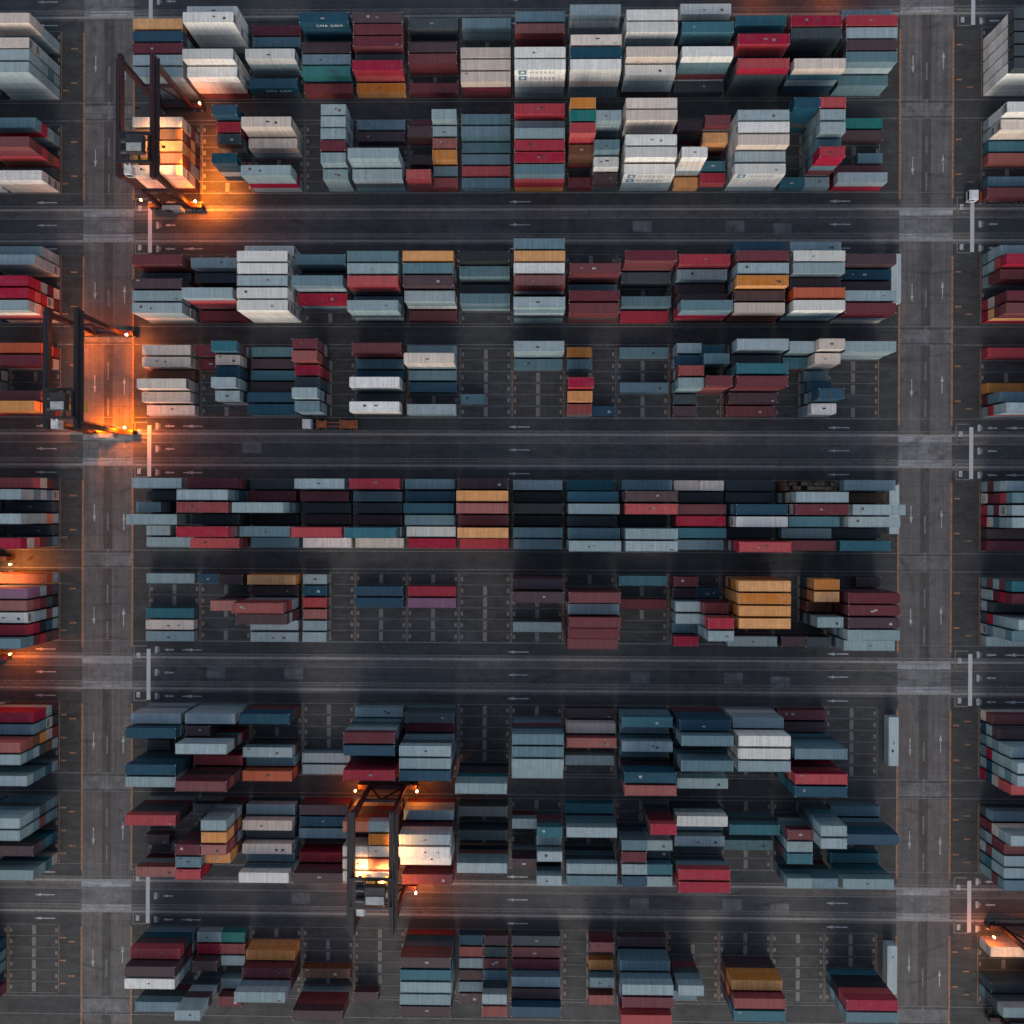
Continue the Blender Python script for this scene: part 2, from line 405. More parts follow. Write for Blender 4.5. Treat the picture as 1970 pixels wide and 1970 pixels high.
def roof_mesh(L):
    b = MB(); h = L/2 - 0.10; n = int(round(2*h/0.36)); dx = 2*h/n; pts = []
    for i in range(n):
        a = -h + i*dx; pts += [(a, 0), (a + dx*0.35, 0), (a + dx*0.5, 0.022), (a + dx*0.85, 0.022)]
    pts.append((h, 0)); k = len(b.v)
    for x, d in pts:
        b.v.append((x, -W2 + 0.07, HC - 0.055 + d)); b.v.append((x, W2 - 0.07, HC - 0.055 + d))
    for i in range(len(pts) - 1):
        a = k + 2*i; b.f.append((a, a+2, a+3, a+1)); b.m.append(0)
    for sx in (-1, 1):
        b.box(sx*(h - 0.30) - 0.30, sx*(h - 0.30) + 0.30, -0.9, 0.9, HC - 0.05, HC - 0.022)  # reinforcing plates at the ends
    return b
def door_mesh(L):
    b = MB(); x = L/2
    for s in (-1, 1): b.box(x - 0.09, x - 0.045, s*0.55 - 0.53, s*0.55 + 0.53, 0.18, HC - 0.17)
    return b
def bars_mesh(L):
    b = MB(); x = L/2
    for y in (-0.85, -0.3, 0.3, 0.85):
        b.cyl((x - 0.02, y, 0.12), (x - 0.02, y, HC - 0.12), 0.022, 6, 1)
        b.box(x - 0.035, x - 0.005, y - 0.22, y + 0.02, 1.15, 1.2, 1)
    return b
M_STEEL = plain("galvanised_steel", (0.30, 0.31, 0.32), 0.45, 0.3)
M_DARK = plain("dark_machinery", (0.022, 0.023, 0.026), 0.6)
M_GRILLE = plain("grille", (0.30, 0.31, 0.32), 0.5)
M_FAN = plain("fan_grille", (0.12, 0.125, 0.13), 0.5)
M_CAST = plain("corner_casting", (0.30, 0.30, 0.30), 0.5)
def cooler_mesh(L):
    b = MB(); x = -L/2
    b.box(x + 0.01, x + 0.038, -W2 + 0.16, W2 - 0.16, 0.2, HC - 0.18)
    b.box(x - 0.0, x + 0.01, -0.9, 0.9, 1.35, 2.35, 1)
    b.cyl((x - 0.005, -0.42, 1.85), (x + 0.02, -0.42, 1.85), 0.36, 14, 1); b.cyl((x - 0.005, 0.42, 1.85), (x + 0.02, 0.42, 1.85), 0.36, 14, 1)
    return b
def reefer_roof_mesh(L):
    b = MB(); h = L/2 - 0.10
    b.box(-h, h, -W2 + 0.07, W2 - 0.07, HC - 0.07, HC - 0.03)
    for i in range(1, 10): b.box(-h + 2*h*i/10 - 0.03, -h + 2*h*i/10 + 0.03, -W2 + 0.09, W2 - 0.09, HC - 0.03, HC - 0.018)
    return b
MESH = {}
for nm, L in (("long", 12.19), ("short", 6.06)):
    MESH[nm, 'body'] = body_mesh(L).mesh(nm + "_body", [MAT['s'], M_CAST])
    MESH[nm, 'roof'] = roof_mesh(L).mesh(nm + "_roof", MAT['s'])
    MESH[nm, 'door'] = door_mesh(L).mesh(nm + "_door", MAT['s'])
    MESH[nm, 'bars'] = bars_mesh(L).mesh(nm + "_bars", [M_STEEL, M_STEEL])
    MESH[nm, 'reefroof'] = reefer_roof_mesh(L).mesh(nm + "_flat_roof", MAT['w'])
    MESH[nm, 'cooler'] = cooler_mesh(L).mesh(nm + "_cooling_unit", [M_GRILLE, M_FAN])
def inst(me, name, parent=None, mat=None):
    o = bpy.data.objects.new(name, me); COL.objects.link(o)
    if parent is not None: o.parent = parent
    if mat is not None:
        o.material_slots[0].link = 'OBJECT'; o.material_slots[0].material = mat
    return o

# one entry per stack: row, bay, half of the bay (0 whole, 1 left, 2 right), lane, tiers, colours from the top down
# (bay 20 and 30: the blocks cut by the left and right edge of the frame)
DATA = [
[0,20,0,2,5,1,1,2,2,2],[0,20,0,4,5,1,1,2,2,2],[0,20,0,5,5,2,2,2,3,2],[0,20,0,6,5,2,2,2,2,2],[0,0,0,2,4,12,10,10],[0,0,0,3,4,6,2,3],
[0,0,0,4,4,10,10,2],[0,0,0,5,4,2,2,3,2],[0,0,0,6,4,2,2,2,2],[0,1,0,1,4,0,0],[0,1,0,2,5,0,0,0,0,2],[0,1,0,5,5,0,1,1,0,0],[0,1,0,6,4,0,1,1,10],
[0,2,0,1,1,10],[0,2,0,2,1,3],[0,2,0,4,3,0,2,2],[0,2,0,6,2,6,7],[0,3,0,1,3,6,6,6],[0,3,0,3,2,11,10],[0,3,0,4,2,3,10],[0,3,0,5,2,5,6],[0,3,0,6,1,14],
[0,4,0,1,3,11,11,10],[0,4,0,2,3,10,10,11],[0,4,0,3,3,10,10,10],[0,4,0,5,3,9,9,10],[0,4,0,6,1,12],[0,5,0,1,2,7,7],[0,5,0,3,2,11,11],[0,5,0,4,2,10,10],
[0,5,0,6,1,10],[0,6,0,1,2,3,2],[0,6,0,4,3,1,1,1],[0,6,0,5,3,1,1,1],[0,6,0,6,3,1,10,10],[0,7,0,1,3,3,6,3],[0,7,0,2,3,14,10,10],[0,7,0,5,5,0,0,0,0,0],
[0,7,0,6,5,0,0,0,2,2],[0,8,0,1,4,2,0,2,2],[0,8,0,4,5,1,0,0,2,3],[0,8,0,5,5,6,3,3,0,0],[0,8,0,6,5,0,0,1,3,2],[0,9,0,2,5,0,0,0,0],[0,9,0,3,5,0,2,2,2],
[0,9,0,5,5,1,1,0,0,0],[0,9,0,6,4,0,2,2,11],[0,10,0,1,4,0,3,3,3],[0,10,0,3,5,4,3,4,7],[0,10,0,5,5,0,3,3,10,0],[0,10,0,6,1,7],[0,11,0,2,4,4,3,7,4],
[0,11,0,4,5,9,9,7,7],[0,11,0,6,5,9,7,7,7,7],[0,12,0,2,4,9,10,7,7],[0,12,0,3,4,7,7,7,8],[0,12,0,6,5,1,4,2,6,7],[0,13,0,1,3,2,2,2],
[0,13,0,2,4,9,9,10,10],[0,13,0,3,4,2,2,2,3],[0,13,0,4,4,11,11,10,10],[0,13,0,5,4,3,2,3,4],[0,13,0,6,2,3,3],[0,30,0,2,5,7,0,0,0,0],
[0,30,0,3,5,7,0,0,0,0],[0,30,0,4,5,7,0,0,0,0],[0,30,0,5,5,7,0,0,0,0],[0,30,0,6,5,7,0,0,0,0],[1,20,0,2,4,3,9,2,3],[1,20,0,4,5,10,10,9,13],
[1,20,0,5,1,7],[1,20,0,6,3,0,1,1],[1,0,0,2,4,1,1,10,2],[1,0,0,3,4,13,10,12],[1,0,0,4,4,12,12,12,10],[1,0,0,6,4,1,1,1,11],[1,0,1,5,4,14,10,2,2],
[1,0,2,5,4,15,10,2,2],[1,1,2,1,4,6,6,11,6],[1,1,2,2,3,9,9],[1,1,2,3,3,7],[1,1,2,5,4,6,6,2,6],[1,2,0,2,4,1,1,1,2],[1,2,0,3,2,1,2],[1,2,0,6,4,2,2,9,2],
[1,3,2,1,4,2,2,3,2],[1,3,2,2,4,2,2,2,2],[1,3,2,3,4,2,3,2,3],[1,3,2,4,4,10,10,2,2],[1,3,2,5,4,2,2,2,3],[1,3,2,6,3,2,2,2],[1,4,0,1,1,3],[1,4,0,2,1,11],
[1,4,0,5,5,2,2,2,2,7],[1,4,0,6,3,2,7,3],[1,5,1,1,1,10],[1,5,1,2,2,11,10],[1,5,1,4,1,11],[1,5,1,6,3,9,10],[1,5,2,1,3,2,2,2],[1,5,2,2,2,2,2],
[1,5,2,3,2,14,9],[1,5,2,4,2,12,12],[1,5,2,5,1,3],[1,5,2,6,1,14],[1,6,0,1,2,3,2],[1,6,0,2,2,3,3],[1,6,0,3,1,3],[1,6,0,4,1,3],[1,6,0,5,1,9],
[1,6,0,6,1,3],[1,7,0,1,4,9,9,10,2],[1,7,0,2,3,2,2,2],[1,7,0,3,4,2,7,2],[1,7,0,4,4,9,9,9,10],[1,7,0,5,4,9,9,2,10],[1,7,0,6,4,3,9,9,12],
[1,8,1,1,5,12,12,2,10,2],[1,8,1,2,5,5,5,7,2,2],[1,8,1,3,5,9,9,9,10,10],[1,8,1,4,3,13,13,10],[1,8,1,6,1,10],[1,8,2,2,5,2,2,3,2,2],[1,8,2,4,4,3,3,3,6],
[1,8,2,5,3,0,1,2],[1,8,2,6,2,11],[1,9,0,1,5,1,0,0,0,0],[1,9,0,2,5,1,1,0,1,2],[1,9,0,4,5,0,0,0,0,2],[1,9,0,5,5,0,1,0,0,0],[1,9,0,6,4,0,0,2,2],
[1,10,1,2,3,11],[1,10,1,5,5,0,1,0,2,12],[1,10,1,6,1,12],[1,10,2,2,4,10,2,10,10],[1,10,2,3,3,12,13,10],[1,10,2,5,2,4,7],[1,10,2,6,2,9,7],
[1,11,0,2,5,2,0,0,0,2],[1,11,0,3,5,0,0,0,0,0],[1,11,0,4,5,1,1,0,0,2],[1,11,0,5,4,2,2,0,2],[1,11,0,6,4,0,0,0,2],[1,12,1,1,5,6,6,6,7,6],[1,12,1,6,1,4],
[1,12,2,1,5,9,9,2,2,10],[1,12,2,2,5,2,2,2,2,3],[1,12,2,3,5,2,3,2,2,2],[1,12,2,4,4,3,2,3],[1,12,2,5,5,9,9,3,10,2],[1,12,2,6,1,2],[1,13,0,1,1,5],
[1,13,0,2,1,11],[1,13,0,5,1,10],[1,13,0,6,2,2,9],[1,13,2,4,1,3],[1,30,0,1,4,0,0,0,2],[1,30,0,2,3,1,1,2],[1,30,0,3,1,4],[1,30,0,4,1,14],[1,30,0,6,1,3],
[2,20,0,1,3,2,2,2],[2,20,0,2,4,2,2,2,1],[2,20,0,4,5,9,9,2,10,1],[2,20,0,5,5,9,9,9,1,10],[2,20,0,6,5,2,1,9,10,1],[2,0,0,2,4,10,10,11],
[2,0,0,4,4,11,11,10,10],[2,0,0,5,4,2,2,7,3],[2,0,0,6,4,2,2,1,2],[2,1,0,2,3,2,2,2],[2,1,0,3,2,7,7],[2,1,0,5,5,2,9,10,10,11],[2,1,0,6,1,10],
[2,2,0,1,3,0,0,0],[2,2,0,2,5,0,0,0,0,0],[2,2,0,3,5,0,0,2,0,0],[2,2,0,4,5,2,0,0,0,0],[2,2,0,5,5,0,0,0,0,0],[2,2,0,6,5,0,1,0,0,0],[2,3,0,2,4,3,3,7,3],
[2,3,0,4,5,3,2,2,3,3],[2,3,0,5,3,9],[2,4,0,2,5,3,3,2,7,3],[2,4,0,3,5,2,2,3,2,2],[2,4,0,4,5,9,9,7,7,2],[2,4,0,6,5,2,2,7,2,7],[2,5,0,2,5,12,12,10,10,2],
[2,5,0,3,5,3,3,2,2,3],[2,5,0,4,5,11,11,10,11,2],[2,5,0,5,4,2,2,0,10],[2,5,0,6,1,10],[2,6,0,2,5,8,7],[2,6,0,3,4,3,7,7],[2,6,0,5,3,3,3,2],
[2,7,0,1,5,3,3,2,2,3],[2,7,0,2,5,12,12,2,10,12],[2,7,0,3,5,0,0,0,2,2],[2,7,0,4,5,14,14,2,10,9],[2,7,0,6,6,2,3,2,7,2],[2,8,0,3,5,10,10,10,11,10],
[2,8,0,5,4,10,10,10,10],[2,8,0,6,4,10,10,11,10],[2,9,0,2,5,10,10,10,11,10],[2,9,0,3,2,7,7],[2,9,0,5,2,3,2],[2,9,0,6,1,9],[2,10,0,2,4,9,9,10,2],
[2,10,0,3,3,2,3,2],[2,10,0,5,3,11,11,7],[2,10,0,6,5,3,3,9,9,11],[2,11,0,1,4,6,6,6,3],[2,11,0,2,5,10,10,9,2,2],[2,11,0,3,5,2,2,2,3,3],
[2,11,0,4,5,12,12,2,2,12],[2,11,0,5,4,11,11,10],[2,11,0,6,4,1,10,13,10],[2,12,0,2,5,0,0,2,3,2],[2,12,0,3,5,2,2,3,2,3],[2,12,0,4,4,11,10,7,10],
[2,12,0,5,5,15,15,10,2,7],[2,12,0,6,5,0,2,3,2,7],[2,12,1,1,4,2,2,3,2],[2,12,2,1,4,2,2,2,3],[2,13,0,2,4,11,11,10,10],[2,13,0,3,3,6,7,10],
[2,13,0,4,3,11,10,7],[2,13,0,5,4,2,2,3,2],[2,13,0,6,4,10,10,2,1],[2,30,0,1,3,2,2,3],[2,30,0,2,4,9,9,2,2],[2,30,0,3,3,10,10,2],[2,30,0,5,4,10,10,1,9],
[2,30,0,6,4,10,10,12,9],[3,20,0,1,3,15,15,10],[3,20,0,2,3,10],[3,20,0,5,3,10],[3,20,0,6,4,12,12,10],[3,0,0,1,2,1,2],[3,0,0,2,2,1,1],[3,0,0,3,1,13],
[3,0,0,4,3,1,1,2],[3,0,0,5,2,1,2],[3,0,0,6,1,1],[3,1,1,1,2,10],[3,1,1,2,1,10],[3,1,2,1,4,4,7,10,2],[3,1,2,2,3,1,2,10],[3,1,2,3,3,6,6],
[3,1,2,4,4,2,2,2,3],[3,1,2,5,3,2,7,2],[3,2,0,1,1,3],[3,2,0,2,1,11],[3,2,0,3,1,4],[3,2,0,4,1,11],[3,2,0,5,2,6],[3,2,0,6,2,6],[3,3,1,1,5,10,10,10,2],
[3,3,1,2,5,14,14,10,7],[3,3,1,3,4,9,9,10],[3,3,1,4,4,7,7],[3,3,1,5,5,2,3,2],[3,3,1,6,4,3,2],[3,4,0,1,3,10,10,14],[3,4,0,2,1,3],[3,4,0,3,1,6],
[3,4,0,4,4,0,2,7,2],[3,4,0,5,1,7],[3,4,0,6,4,0,1,7],[3,5,0,1,2,2],[3,5,0,2,4,1,1,2],[3,5,0,3,1,3],[3,5,0,4,1,6],[3,5,0,6,2,2],[3,6,1,5,1,3],
[3,7,0,1,4,2,2,2],[3,7,0,2,1,3],[3,8,1,1,1,12],[3,8,1,2,1,3],[3,8,1,4,4,9,9,10],[3,8,1,5,3,12,10],[3,8,1,6,2,14,2],[3,8,2,6,1,6],[3,9,0,1,1,3],
[3,9,0,4,1,3],[3,10,1,1,3,2,2,3],[3,10,1,2,3,6],[3,10,1,3,4,14,10,2,10],[3,10,1,4,4,2,2,3,2],[3,10,1,5,1,7],[3,10,1,6,1,11],[3,10,2,1,2,4],
[3,10,2,2,4,3,3,7],[3,10,2,4,5,10,14,10,10],[3,11,0,1,5,2,2,7,2],[3,11,0,2,3,7,7],[3,11,0,3,5,4,3,3,4],[3,11,0,4,5,10,10,10,11],[3,11,0,5,2,11,10],
[3,11,0,6,1,10],[3,12,1,1,4,2,3,2,3],[3,12,1,2,2,4],[3,12,2,1,5,1,2,3,2],[3,12,2,2,4,1,1,2],[3,12,2,3,1,3],[3,12,2,4,2,6],[3,12,2,5,5,6,6,3,2],
[3,12,2,6,3,0,2],[3,13,0,1,4,2,2,2,2],[3,30,0,1,1,9],[3,30,0,4,1,12],[3,30,0,5,3,3,3,10],[3,30,0,6,4,2,2,9,2],[4,20,0,1,4,9,1,10,7],
[4,20,0,2,6,2,2,3,2,3,1],[4,20,0,3,1,7],[4,20,0,4,6,2,2,2,2,15,2],[4,20,0,5,1,7],[4,20,0,6,6,9,1,9,10,7,3],[4,0,0,1,4,2,2,3,2],[4,0,0,2,1,7],
[4,0,0,4,5,2,2,3,10,2],[4,0,0,6,1,2],[4,0,1,3,3,2,1,3],[4,0,1,5,1,2],[4,1,0,1,4,10,9,10,7],[4,1,0,2,6,2,2,3,6,3],[4,1,0,3,6,14,14,2,3,10,10],
[4,1,0,4,3,7,7,7],[4,1,0,5,6,9,9,2,9,10,10],[4,1,0,6,3,9,10,9],[4,2,0,1,1,7],[4,2,0,2,2,10,11],[4,2,0,3,6,2,2,3,2,3,3],[4,2,0,4,1,8],
[4,2,0,5,4,3,2,3,2],[4,2,0,6,1,3],[4,3,0,1,4,2,2,3,2],[4,3,0,2,2,10],[4,3,0,3,1,7],[4,3,0,4,1,11],[4,3,0,5,5,9,10,9,9,10],[4,3,0,6,1,0],
[4,4,0,1,4,9,9,2,10],[4,4,0,2,2,3,3],[4,4,0,3,2,7,7],[4,4,0,4,2,11,10],[4,4,0,5,6,4,4,7,2,6,3],[4,4,0,6,1,1],[4,5,0,1,3,3,3,6],[4,5,0,2,3,6,6,6],
[4,5,0,3,4,6,6,6],[4,5,0,4,3,3,3,2],[4,5,0,5,2,0,2],[4,5,0,6,1,9],[4,6,0,1,5,11,11,10],[4,6,0,2,6,12,12,10,2,12],[4,6,0,3,6,14,14,10,2,9],
[4,6,0,4,4,10,10,11],[4,6,0,5,5,12,12,10,2],[4,6,0,6,2,9,9],[4,7,0,1,2,2,2],[4,7,0,2,2,8,8],[4,7,0,3,4,8,8],[4,7,0,4,2,8,8],[4,7,0,5,3,3,3,3],
[4,7,0,6,2,3,2],[4,8,0,1,1,4],[4,8,0,2,4,4,4,3],[4,8,0,3,5,2,2,3,2],[4,8,0,4,3,7,3],[4,8,0,5,5,3,2,3,3],[4,8,0,6,6,2,2,3,2],[4,9,0,1,3,3,7,2],
[4,9,0,2,6,11,10,3,10,11],[4,9,0,3,6,9,9,10,2,9,10],[4,9,0,4,1,7],[4,9,0,5,6,2,2,3,2,3,2],[4,9,0,6,6,2,2,3,2,3],[4,10,0,2,2,8],[4,10,0,3,3,10,10,11],
[4,10,0,4,3,9,9,10],[4,10,0,5,3,4,7],[4,10,0,6,2,3],[4,10,1,1,2,1,2],[4,10,2,1,2,1,2],[4,11,0,1,1,7],[4,11,0,2,1,7],[4,11,0,3,5,6,3,6,6],
[4,11,0,4,5,0,0,2,3,2],[4,11,0,5,1,7],[4,11,0,6,6,9,9,10,2,9,2],[4,12,0,1,3,13,13,10],[4,12,0,2,6,2,2,1,13,2,2],[4,12,0,3,6,10,0,10,2,10,10],
[4,12,0,4,4,4,4,2,3],[4,12,0,5,2,2,3],[4,12,0,6,3,10,10],[4,13,0,1,4,2,2,2,2],[4,13,0,2,2,13,7],[4,13,0,3,6,2,2,2,2,3,3],[4,13,0,4,5,2,2,3,2,2],
[4,13,0,5,1,7],[4,13,0,6,3,4,2,7],[4,30,0,1,4,2,2,10,2],[4,30,0,2,5,3,9,10,10,1],[4,30,0,3,5,2,1,10,2,9],[4,30,0,4,5,2,2,3,1,9],[4,30,0,5,1,11],
[4,30,0,6,1,10],[5,20,0,1,2,15],[5,20,0,2,5,16,16,2,10,7],[5,20,0,3,5,14,14,10,7,8],[5,20,0,4,5,0,2,2,10,2],[5,20,0,5,5,9,9,8,6,2],
[5,20,0,6,6,3,3,10,9,11],[5,0,0,1,1,2],[5,0,0,4,1,4],[5,0,0,5,1,1],[5,0,0,6,1,2],[5,1,1,1,1,6],[5,1,2,1,2,11],[5,1,2,3,4,14,7,10,8],[5,2,0,1,2,12,12],
[5,2,0,2,1,11],[5,2,0,3,6,14,10,9,2,2,10],[5,2,0,4,5,11,2,10,10,7],[5,2,0,5,1,2],[5,2,0,6,1,2],[5,3,1,1,1,2],[5,3,1,2,1,6],[5,3,1,3,1,9],
[5,3,1,4,1,14],[5,3,1,5,1,2],[5,3,1,6,1,2],[5,4,0,2,1,6],[5,4,0,3,1,6],[5,5,0,2,1,9],[5,5,0,3,1,16],[5,7,0,1,5,11,11,10,11,11],
[5,7,0,2,6,11,11,10,11,11],[5,7,0,5,1,2],[5,8,0,2,6,10,10,10,11,10],[5,8,0,3,5,2,2,10,2,10],[5,8,0,4,6,10,10,10,11,10],[5,8,0,5,5,10,10,11,10,10],
[5,8,0,6,4,10,10,10,11],[5,9,0,1,1,4],[5,9,0,3,1,10],[5,10,1,1,2,10,10],[5,10,1,2,1,11],[5,10,1,3,3,2,3,2],[5,10,1,4,3,2,2,3],[5,10,1,5,1,3],
[5,10,1,6,2,9,2],[5,10,2,2,1,6],[5,10,2,3,4,14,10,10],[5,10,2,4,6,9,9,2,10,10],[5,10,2,5,6,2,2,3,2,2],[5,11,0,1,6,12,12,12,10,12],
[5,11,0,2,6,12,12,12,12,12],[5,11,0,3,6,12,12,13,12,10],[5,11,0,4,6,12,14,12,10,11],[5,11,0,6,2,2,10],[5,12,1,6,2,11],[5,12,2,1,4,12,12,7,6],
[5,12,2,2,4,12,12,13,7],[5,12,2,3,2,13],[5,12,2,4,5,2,2,7,3,8],[5,12,2,6,2,7],[5,13,0,2,5,10,10,11,10,11],[5,13,0,3,5,10,10,11,10,11],
[5,13,0,4,5,11,11,10,10,10],[5,13,0,6,4,2,2,3,2],[5,13,1,5,5,2,2,3,2,2],[5,13,2,1,1,11],[5,13,2,5,5,2,2,2,3,2],[5,30,0,1,5,4,10,2,10,3],
[5,30,0,2,5,10,9,10,2,2],[5,30,0,3,2,7,2],[5,30,0,4,6,2,2,2,3,9],[5,30,0,5,5,3,2,2,3,1],[5,30,0,6,1,2],[6,20,0,1,4,9,9,2,11],[6,20,0,2,4,3,3,1,7],
[6,20,0,3,6,14,14,13,12,1],[6,20,0,4,6,2,3,2,7,13],[6,20,0,6,5,2,3,3,6,2],[6,0,0,1,4,2,2,3,2],[6,0,0,2,5,6,2,6,6,2],[6,0,0,5,5,6,4,6,7,7],
[6,0,0,6,5,2,2,3,6,2],[6,0,1,4,1,7],[6,1,0,1,4,2,2,2,3],[6,1,0,3,6,2,2,11,3,9,10],[6,1,0,5,2,9,10],[6,1,0,6,6,10,10,11,10,8,7],[6,1,1,2,4,11,11,7],
[6,2,0,1,4,6,6,10,11],[6,2,0,4,3,2,7,11],[6,2,0,6,3,15,15,10],[6,3,0,5,1,2],[6,3,0,6,1,2],[6,4,0,1,1,2],[6,4,0,2,6,10,2,3,7,3,2],
[6,4,0,3,6,6,6,7,6,10,8],[6,4,0,5,6,9,9,10,11,10,7],[6,5,0,1,3,7,7,3],[6,5,0,3,6,2,7,3,2,3,11],[6,5,0,4,6,2,2,3,2,3,2],[6,5,0,5,6,6,6,7,3,10,6],
[6,6,0,6,6,2,2,4,11,7,8],[6,7,0,2,6,3,3,7],[6,7,0,3,6,3,3,7],[6,7,0,4,6,2,2,3,7,3,7],[6,7,0,5,5,2,2,3,7,3],[6,8,0,1,1,11],[6,8,0,2,2,1,1],
[6,8,0,3,3,14,6,1],[6,8,0,5,1,2],[6,9,0,1,4,4,3,3,7],[6,9,0,3,4,2,3,3,4],[6,9,0,5,6,6,6,8,11],[6,9,0,6,6,14,10,6,7,8,7],[6,10,0,1,5,6,6,6,11,10],
[6,10,0,2,6,3,3,2,3,2],[6,10,0,4,6,3,2,3,3,3],[6,10,0,6,4,2,2,7,3],[6,11,0,1,4,2,2,0,2],[6,11,0,2,6,0,0,2,0,2],[6,11,0,3,6,0,0,0,0,0],
[6,11,0,4,6,2,2,2,0,3],[6,12,0,1,1,10],[6,12,0,2,1,11],[6,12,0,3,6,3,3,4,7,4],[6,12,0,5,6,9,9,10,9,10,8],[6,12,0,6,6,6,6,6,4,3,7],[6,30,0,1,2,10,1],
[6,30,0,2,3,11,2,6],[6,30,0,3,5,2,2,3,2,3],[6,30,0,4,6,2,2,2,2,9],[6,30,0,5,6,2,3,2,2,6],[6,30,0,6,5,9,9,1,6,9],[7,20,0,1,6,2,2,3,7,3],
[7,20,0,2,6,2,2,3,10,3],[7,20,0,4,4,11,7,4,6],[7,20,0,6,4,2,2,4,1],[7,0,0,1,5,9,7,7,10],[7,0,0,6,3,14,2,10],[7,0,1,4,1,11],[7,1,1,1,2,7],
[7,1,1,3,6,10,11,10,7,3],[7,1,1,4,6,3,3,2,10,7],[7,1,1,5,6,9,9,10,2,7],[7,1,2,1,6,2,2,3,2,7],[7,1,2,2,6,12,12,10,12,13],[7,1,2,3,6,14,14,10,2,2],
[7,1,2,4,5,12,12,13,10],[7,2,0,1,2,2,6],[7,2,0,2,3,1,2,7],[7,2,0,4,3,1,2,2],[7,2,0,6,4,0,3,2,3],[7,3,0,1,2,11,10],[7,3,0,2,2,6,6],[7,3,0,3,2,3,3],
[7,3,0,5,2,9],[7,3,0,6,4,11,10,8],[7,4,1,1,6,15,10,7],[7,4,1,3,6,1,1,10],[7,4,1,4,6,1,2,1],[7,4,1,5,6,1,12,10],[7,4,2,1,6,2,10,7],
[7,4,2,2,6,12,10,12],[7,4,2,3,6,1,1,10],[7,4,2,4,6,15,15,10],[7,4,2,5,6,1,10,10],[7,5,0,1,3,2,2,10],[7,5,0,2,6,2,2,10,11,10,7],
[7,5,0,3,6,0,2,3,2,10,2],[7,5,0,4,5,0,2,0,2,10],[7,5,0,6,4,10,10,15],[7,6,0,1,2,7,7],[7,6,0,3,2,7,7],[7,6,0,5,4,2,2,14,6],[7,7,1,2,2,2,10],
[7,7,1,5,3,11,11],[7,7,2,2,4,4,7,10,7],[7,7,2,3,3,2,2,2],[7,7,2,4,4,2,2,10,2],[7,7,2,6,4,2,3,8],[7,8,0,1,1,4],[7,8,0,2,4,2,3,3,7],[7,8,0,5,4,2,7,3,7],
[7,8,0,6,4,3],[7,9,1,3,4,3,3,7,6],[7,9,1,4,4,10,10,2,10],[7,9,1,5,4,2,2,10,3],[7,9,1,6,4,6,14,10,2],[7,9,2,1,6,9,10,10,7],[7,9,2,3,4,2,2,3,6],
[7,9,2,4,3,7,7,3],[7,9,2,5,4,4,4,7,3],[7,9,2,6,4,2,2,3,4],[7,10,0,1,4,0,2,7,7],[7,10,0,3,3,2,3,7],[7,10,0,5,5,9,3,7,2,3],[7,10,0,6,5,9,9,10,2,2],
[7,11,0,2,3,4,7],[7,11,0,4,1,3],[7,12,1,2,4,10,3,2,7],[7,12,1,3,4,2,3,4,3],[7,12,1,4,4,4,7],[7,12,1,6,4,2,3,7,3],[7,12,2,1,6,2,2,3,4],
[7,12,2,2,6,2,2,2,2],[7,12,2,6,4,3,3,7],[7,13,0,1,1,3],[7,13,0,2,5,6,6,7,3,6],[7,13,0,5,1,4],[7,13,0,6,4,2,3,4,3],[7,30,0,1,2,3,7],
[7,30,0,2,5,2,2,1,10,10],[7,30,0,3,4,10,10,2,3],[7,30,0,4,4,2,2,10,2],[7,30,0,5,4,2,2,4,3],[7,30,0,6,4,3,10,2,2],[8,0,0,1,4,9,11,6,3],
[8,0,0,2,5,11,11,8,10,2],[8,0,0,3,5,0,2,3,2,7],[8,0,0,6,3,3,7],[8,1,1,1,1,2],[8,1,1,2,1,9],[8,1,1,3,2,11,11],[8,1,1,5,6,2,2,11,2,7,3],[8,1,2,1,1,5],
[8,1,2,2,1,14],[8,1,2,3,1,2],[8,1,2,5,1,2],[8,1,2,6,2,10],[8,2,0,2,2,12,12],[8,2,0,3,3,10,10,11],[8,2,0,4,5,2,3,10,8,11],[8,3,0,4,1,13],
[8,3,0,6,4,11,10,10],[8,4,1,6,1,11],[8,5,0,1,5,11,11,6,6,10],[8,5,0,2,5,4,3,6,6,10],[8,5,0,3,5,2,2,3,4,2],[8,5,0,4,5,2,2,3,2,2],
[8,5,0,5,5,11,11,10,10,11],[8,6,1,1,1,6],[8,6,1,2,1,14],[8,6,1,3,1,2],[8,6,1,4,1,11],[8,6,1,5,1,3],[8,6,1,6,1,11],[8,6,2,1,1,11],[8,6,2,2,1,7],
[8,6,2,3,1,10],[8,6,2,4,1,3],[8,6,2,5,3,2,7,3],[8,6,2,6,3,14,9,10],[8,7,0,1,1,7],[8,7,0,2,1,10],[8,7,0,3,1,10],[8,7,0,4,2,3,3],[8,7,0,5,2,11,8],
[8,7,0,6,3,6,6,10],[8,8,2,1,2,10],[8,8,2,3,1,12],[8,8,2,4,2,3,5],[8,8,2,6,1,14],[8,9,0,1,1,11],[8,9,0,2,3,3,3,8],[8,9,0,3,5,2,3,7,3,2],[8,9,0,4,5,10],
[8,9,0,6,4,9,9,3,2],[8,10,1,3,5,2,3,7,10,7],[8,10,1,5,2,3,7],[8,11,0,3,4,12,12,11,11],[8,11,0,4,5,14,10,12,10],[8,11,0,5,5,4,4,7,10,7],
[8,13,0,4,5,9,9,8,8,4],[8,13,0,5,5,3,2,3,2,3],[8,30,0,1,2,1,1],[8,30,0,4,2,7,7],[8,30,0,5,4,2,7,7,3],
]
OPEN_TOP = {('D', 0, 3), ('E', 12, 1)}
BOX = []          # one record per container
COLOURS = list(PAINT)
